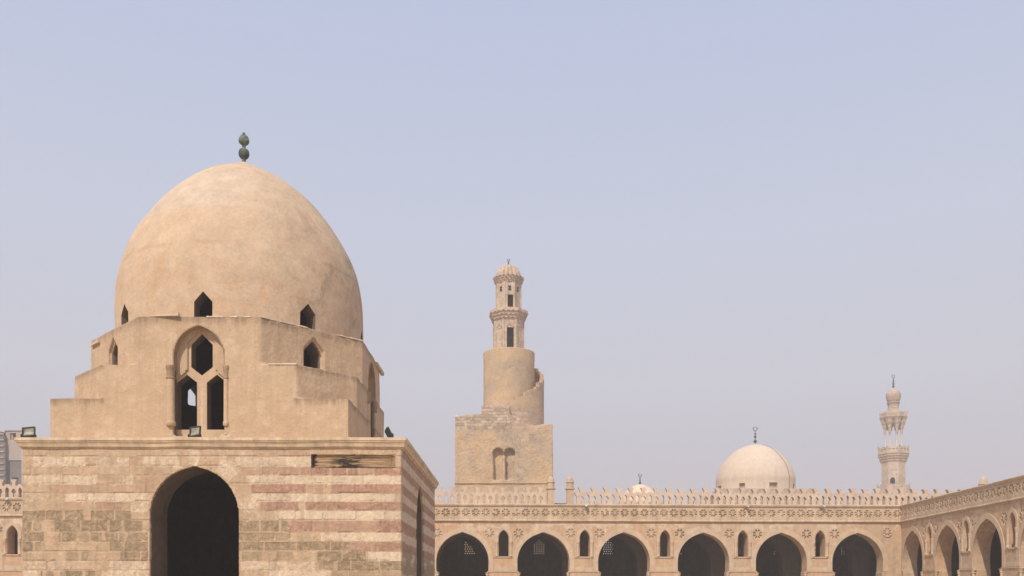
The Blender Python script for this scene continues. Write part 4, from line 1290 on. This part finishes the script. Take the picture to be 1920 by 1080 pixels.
# ================================================================== PENCIL MINARET
MY = 200.0
mz = lambda y: PZ(y, MY)
mx = PX(1675, MY)
pen = thing('pencil_minaret', 'slender pale minaret with open columned lantern and onion bulb behind the far parapet', 'minaret', (mx, MY, 0))
RM = R(44.2)
bm = bmesh.new(); box(bm, mx - 3.9, mx + 3.9, MY - 3.9, MY + 3.9, -0.2, mz(926)); obj('square_shaft', bm, M_minaret, pen)
bm = bmesh.new(); octa(bm, 3.75, mz(926), mz(912), mx, MY, RM)
for i in range(24):
    t_ = 2 * math.pi * i / 24; rr = 3.6 * math.cos(math.pi / 8) / math.cos(((t_ - RM) % (math.pi / 4)) - math.pi / 8)
    tube(bm, [(mx + rr * math.cos(t_), MY + rr * math.sin(t_), mz(912)), (mx + rr * math.cos(t_), MY + rr * math.sin(t_), mz(907.5 if i % 3 == 0 else 909.5))], 0.13, 6)
obj('lower_balcony', bm, M_minaret, pen)
bm = bmesh.new(); octa(bm, 2.68, mz(926), mz(866), mx, MY, RM)
shaft = obj('octagonal_shaft', bm, M_minaret, pen)
bm = bmesh.new(); ap = 2.68 * math.cos(math.pi / 8)
for f in range(8):
    a = RM + math.pi / 8 + f * math.pi / 4
    if math.sin(a) < -0.9 and math.cos(a) < 0:
        d = Vector((math.cos(a), math.sin(a), 0)); s = Vector((-d.y, d.x, 0))
        X = lambda u, v, w: Vector((mx, MY, 0)) + d * (ap - w) + s * u + Vector((0, 0, v))
        plate(bm, [arch_loop(-0.15, 0.48, mz(909), mz(902), mz(897), 6, 70)], -0.03, 0.05, X)
obj('arched_door', bm, M_dark, shaft)
bm = bmesh.new(); muqarnas(bm, 2.68, 3.35, mz(870), mz(856), mx, MY, 3, 8, RM, 32)
octa(bm, 3.35, mz(856), mz(843), mx, MY, RM)
bal = obj('balcony', bm, M_minaret, pen)
bm = bmesh.new()
for f in range(8):
    a = RM + math.pi / 8 + f * math.pi / 4; ap = 3.35 * math.cos(math.pi / 8); hw = 3.35 * math.sin(math.pi / 8)
    d = Vector((math.cos(a), math.sin(a), 0)); s = Vector((-d.y, d.x, 0))
    X = lambda u, v, w: Vector((mx, MY, 0)) + d * (ap - w) + s * u + Vector((0, 0, v))
    lo = [[(-hw, mz(853)), (hw, mz(853)), (hw, mz(840.5)), (-hw, mz(840.5))]]
    for q in (-0.55, 0.0, 0.55):
        lo.append([(q * hw * 1.2 - 0.2, mz(848)), (q * hw * 1.2 + 0.2, mz(848)), (q * hw * 1.2 + 0.2, mz(844)), (q * hw * 1.2 - 0.2, mz(844))])
    plate(bm, lo, -0.16, -0.001, X)
    for q in (-1, 0, 1):
        p = X(q * hw, 0, 0); lathe(bm, [(0.12, mz(841)), (0.16, mz(839)), (0.0, mz(837))], p.x, p.y, 6)
obj('balcony_parapet', bm, M_minaret, bal)
for i in range(8):
    a = RM + i * math.pi / 4
    bm = bmesh.new(); lathe(bm, [(0.24, mz(843)), (0.17, mz(841)), (0.16, mz(815)), (0.26, mz(812.5)), (0, mz(812))], mx + 1.78 * math.cos(a), MY + 1.78 * math.sin(a), 10)
    obj('lantern_column', bm, M_marble, pen, smooth=40)
bm = bmesh.new()
for i in range(8):
    a = RM + i * math.pi / 4; c = Vector((mx + 1.78 * math.cos(a), MY + 1.78 * math.sin(a), 0)); d = Vector((math.cos(a), math.sin(a), 0))
    rr = [(0.26, mz(812.5)), (0.30, mz(806)), (0.44, mz(803)), (0.54, mz(798)), (0.78, mz(794)), (0.90, mz(789)), (1.08, mz(786))]
    lathe(bm, rr, c.x + d.x * 0.1, c.y + d.y * 0.1, 8, rot=a)
    for k_, (q, z) in enumerate(rr[2:]):
        for j in range(6):
            b = a + j * math.pi / 3
            p = c + Vector((math.cos(b), math.sin(b), 0)) * q * 0.95
            lathe(bm, [(0, z - 0.35), (0.12, z), (0, z + 0.02)], p.x, p.y, 5)
lathe(bm, [(0, mz(797)), (2.0, mz(797)), (2.3, mz(789)), (2.95, mz(786)), (3.1, mz(784)), (0, mz(784))], mx, MY, 8, rot=RM)
canopy = obj('lantern_canopy', bm, M_minaret, pen)
bm = bmesh.new(); lathe(bm, [(3.1, mz(784)), (3.15, mz(775.5)), (2.9, mz(775.5)), (2.9, mz(784))], mx, MY, 8, rot=RM)
for i in range(24):
    t_ = 2 * math.pi * i / 24; rr = 3.05 * math.cos(math.pi / 8) / math.cos(((t_ - RM) % (math.pi / 4)) - math.pi / 8)
    lathe(bm, [(0.14, mz(776)), (0.12, mz(774)), (0, mz(770.5 if i % 3 == 0 else 772.5))], mx + rr * math.cos(t_), MY + rr * math.sin(t_), 6)
obj('canopy_parapet', bm, M_minaret, canopy)
bm = bmesh.new(); lathe(bm, [(1.7, mz(780)), (1.62, mz(773)), (1.25, mz(769)), (1.15, mz(763)), (1.22, mz(758)), (1.42, mz(756)), (1.42, mz(754.8)), (1.2, mz(754))], mx, MY, 32)
obj('bulb_neck', bm, M_minaret, pen, smooth=35)
bm = bmesh.new(); lathe(bm, smooth_prof([(1.15, mz(754)), (1.42, mz(750)), (1.58, mz(744)), (1.52, mz(738)), (1.2, mz(733.5)), (0.7, mz(730.5)), (0.15, mz(728.5)), (0, mz(728))], 5), mx, MY, 40)
obj('onion_bulb', bm, M_minaret, pen, smooth=60)
ring_finial(pen, mx, MY, mz(728), mz(702.5), 0.33, [(mz(724.5), 0.29), (mz(719.5), 0.26), (mz(715), 0.22), (mz(711), 0.16)], 0.06)

# ================================================================== PALE DOME and SMALL WHITE DOME
DY = 130.0
dz_ = lambda y: PZ(y, DY)
dx = PX(1416, DY)
dom = thing('pale_dome_hall', 'smooth pale plastered dome with square dark windows at its foot behind the far parapet', 'domed building', (dx, DY, 0))
bm = bmesh.new(); box(bm, dx - 6.6, dx + 6.6, DY - 6.6, DY + 6.6, -0.2, dz_(925)); obj('hall_walls', bm, M_minaret, dom)
q = F / DY
prof = [(5.64, dz_(926)), (5.64, dz_(910)), (5.62, dz_(897)), (5.12, dz_(878)), (4.20, dz_(861.5)), (2.95, dz_(846)), (1.42, dz_(837)), (0.0, dz_(832.5))]
bm = bmesh.new(); lathe(bm, smooth_prof(prof, 7), dx, DY, 160)
pd = tmp(bm)
cut = []
for k in range(8):
    a = k * math.pi / 4 + R(11)
    def XR(u, v, w, a=a): return Vector((dx + u * math.cos(a) + (5.64 - w) * math.sin(a), DY + u * math.sin(a) - (5.64 - w) * math.cos(a), v))
    hw = 0.62 if k % 2 == 0 else 0.42
    bm = bmesh.new(); plate(bm, [[(-hw, dz_(922.5)), (hw, dz_(922.5)), (hw, dz_(912.5)), (-hw, dz_(912.5))]], 0.45, 0.9, XR)
    cut.append((XR, hw))
    bm.free()
pd.name = 'dome'; pd.data.name = 'dome'
boolean(pd, [prism([(-h, dz_(922.5)), (h, dz_(922.5)), (h, dz_(912.5)), (-h, dz_(912.5))], -1, 0.45, X) for X, h in cut])
for p in pd.data.polygons: p.use_smooth = True
pd.data.set_sharp_from_angle(angle=R(35)); pd.data.materials.clear(); pd.data.materials.append(M_pale)
pd.parent = dom; pd.location = -dom.location
for X, h in cut:
    bm = bmesh.new(); plate(bm, [[(-h - 0.05, dz_(922.5)), (h + 0.05, dz_(922.5)), (h + 0.05, dz_(912.0)), (-h - 0.05, dz_(912.0))]], 0.40, 0.5, X)
    obj('blind_window', bm, M_concrete, dom)
bm = bmesh.new(); sp = smooth_prof(prof, 7); a = R(40)
tube(bm, [(dx + (r + 0.03) * math.sin(a), DY - (r + 0.03) * math.cos(a), z) for r, z in sp if z < dz_(836)], 0.045, 6)
obj('lightning_cable', bm, M_cable, dom)
ring_finial(dom, dx, DY, dz_(832.5), dz_(800.5), 0.29, [(dz_(827.5), 0.26), (dz_(819), 0.20), (dz_(813.5), 0.15)], 0.05)

sx = PX(1200, DY)
sdm = thing('small_white_dome', 'small low whitewashed dome peeping over the far parapet between tower and pale dome', 'dome', (sx, DY, 0))
bm = bmesh.new(); box(bm, sx - 3.8, sx + 3.8, DY - 3.8, DY + 3.8, -0.2, dz_(946)); obj('dome_walls', bm, M_minaret, sdm)
bm = bmesh.new()
lathe(bm, smooth_prof([(3.0, dz_(950)), (3.0, dz_(940)), (2.7, dz_(930)), (2.05, dz_(920.5)), (1.15, dz_(912.5)), (0.4, dz_(908.8)), (0, dz_(908))], 5), sx, DY, 64, ribs=(16, 0.03, dz_(940), dz_(909)))
obj('dome_shell', bm, M_white, sdm, smooth=60)
ring_finial(sdm, sx, DY, dz_(908), dz_(888.5), 0.21, [(dz_(905.5), 0.20), (dz_(901), 0.13), (dz_(897.5), 0.11)], 0.045)

# ================================================================== HOUSES FAR LEFT
HY = 190.0
hz_ = lambda y: PZ(y, HY)
hs = thing('concrete_house', 'hazy grey concrete house with square windows far off at the left edge', 'house', (PX(40, HY), HY, 0))
hx0, hx1 = PX(10.5, HY), PX(40.5, HY)
OB = lambda u, v, w: Vector((u - 0.56 * (w - HY), w, v))
bm = bmesh.new()
plate(bm, [[(hx0, hz_(863)), (hx1, hz_(863)), (hx1, hz_(808)), (hx0, hz_(808))], [(PX(19, HY), hz_(824.5)), (PX(30, HY), hz_(824.5)), (PX(30, HY), hz_(812)), (PX(19, HY), hz_(812))]], HY, HY + 10, OB)
obj('upper_wall', bm, M_concrete, hs)
bm = bmesh.new()
plate(bm, [[(hx0 + 0.1, -0.2), (hx1, -0.2), (hx1, hz_(863) - 0.01), (hx0 + 0.1, hz_(863) - 0.01)], [(PX(23, HY), hz_(910)), (PX(34, HY), hz_(910)), (PX(34, HY), hz_(895)), (PX(23, HY), hz_(895))]], HY + 0.2, HY + 10, OB)
obj('lower_wall', bm, M_cement_shadow, hs)  # darker material paints the shadow lying across the lower wall
for nm, a in (('window_pane', (24.5, 29.9, 824.4, 812.1)), ('window_pane', (23.1, 33.9, 909.9, 895.1))):
    bm = bmesh.new(); plate(bm, [[(PX(a[0], HY), hz_(a[2])), (PX(a[1], HY), hz_(a[2])), (PX(a[1], HY), hz_(a[3])), (PX(a[0], HY), hz_(a[3]))]], HY + 0.5, HY + 0.6, OB)
    obj(nm, bm, M_dark, hs)
bm = bmesh.new(); plate(bm, [[(PX(19.1, HY), hz_(824.4)), (PX(24.4, HY), hz_(824.4)), (PX(24.4, HY), hz_(812.1)), (PX(19.1, HY), hz_(812.1))]], HY + 0.3, HY + 0.4, OB); obj('shutter', bm, M_concrete, hs)
bm = bmesh.new(); box(bm, hx0 - 0.2, hx1, HY - 0.2, HY + 10.2, hz_(808), hz_(806.6), lambda x, y, z: OB(x, z, y)); obj('roof_slab', bm, M_concrete, hs)

h2 = thing('ruined_house', 'dark grey ruined house with broken top at the very left edge beside the concrete house', 'house', (PX(-20, HY), HY - 0.8, 0))
bm = bmesh.new(); Yb = HY - 0.8
top = [(PX(10, Yb), PZ(829, Yb)), (PX(8.5, Yb), PZ(829, Yb)), (PX(8, Yb), PZ(816, Yb)), (PX(4, Yb), PZ(815, Yb)), (PX(2, Yb), PZ(809, Yb)), (PX(-10, Yb), PZ(808, Yb)), (PX(-16, Yb), PZ(812, Yb)), (PX(-60, Yb), PZ(812, Yb))]
plate(bm, [[(PX(-60, Yb), -0.2), (PX(10, Yb), -0.2)] + top], Yb, Yb + 5)
obj('broken_wall', bm, M_cement_shadow, h2)
bm = bmesh.new()
for k in range(9):
    z = PZ(815 + 11 * k, Yb); box(bm, PX(-60, Yb), PX(8, Yb), Yb - 0.25, Yb - 0.01, z, z + 0.25)
obj('floor_edges', bm, M_concrete, h2)
rf = thing('vaulted_roofs', 'dark rounded roof humps just above the parapet at the left edge', 'roof', (PX(20, 120), 120, 0))
for i, (px, r) in enumerate(((2, 1.0), (24, 1.15), (46, 1.0))):
    bm = bmesh.new(); x = PX(px, 120); zb = PZ(930, 120)
    plate(bm, [[(x - r, -0.2), (x + r, -0.2), (x + r, zb + 0.9), (x + r * 0.6, zb + 1.5), (x, zb + 1.75), (x - r * 0.6, zb + 1.5), (x - r, zb + 0.9)]], 120, 126)
    obj('roof_vault', bm, M_cement_shadow, rf)

# ================================================================== HAZE
bm = bmesh.new(); box(bm, -652, 652, -652, 652, -1.0, 56)
hz = obj('haze', bm, None)
tag(hz, 'thin pale dusty haze filling the air', None, None, 'stuff')
hm = bpy.data.materials.new('haze'); hm.use_nodes = True
nt = hm.node_tree; nt.nodes.clear()
o_ = nt.nodes.new('ShaderNodeOutputMaterial'); pv = nt.nodes.new('ShaderNodeVolumePrincipled')
pv.inputs['Color'].default_value = (0.93, 0.93, 0.97, 1)
pv.inputs['Density'].default_value = 0.0009
pv.inputs['Anisotropy'].default_value = 0.0
nt.links.new(pv.outputs[0], o_.inputs['Volume'])
if HAZE: hz.data.materials.append(hm)
hz.display_type = 'WIRE'
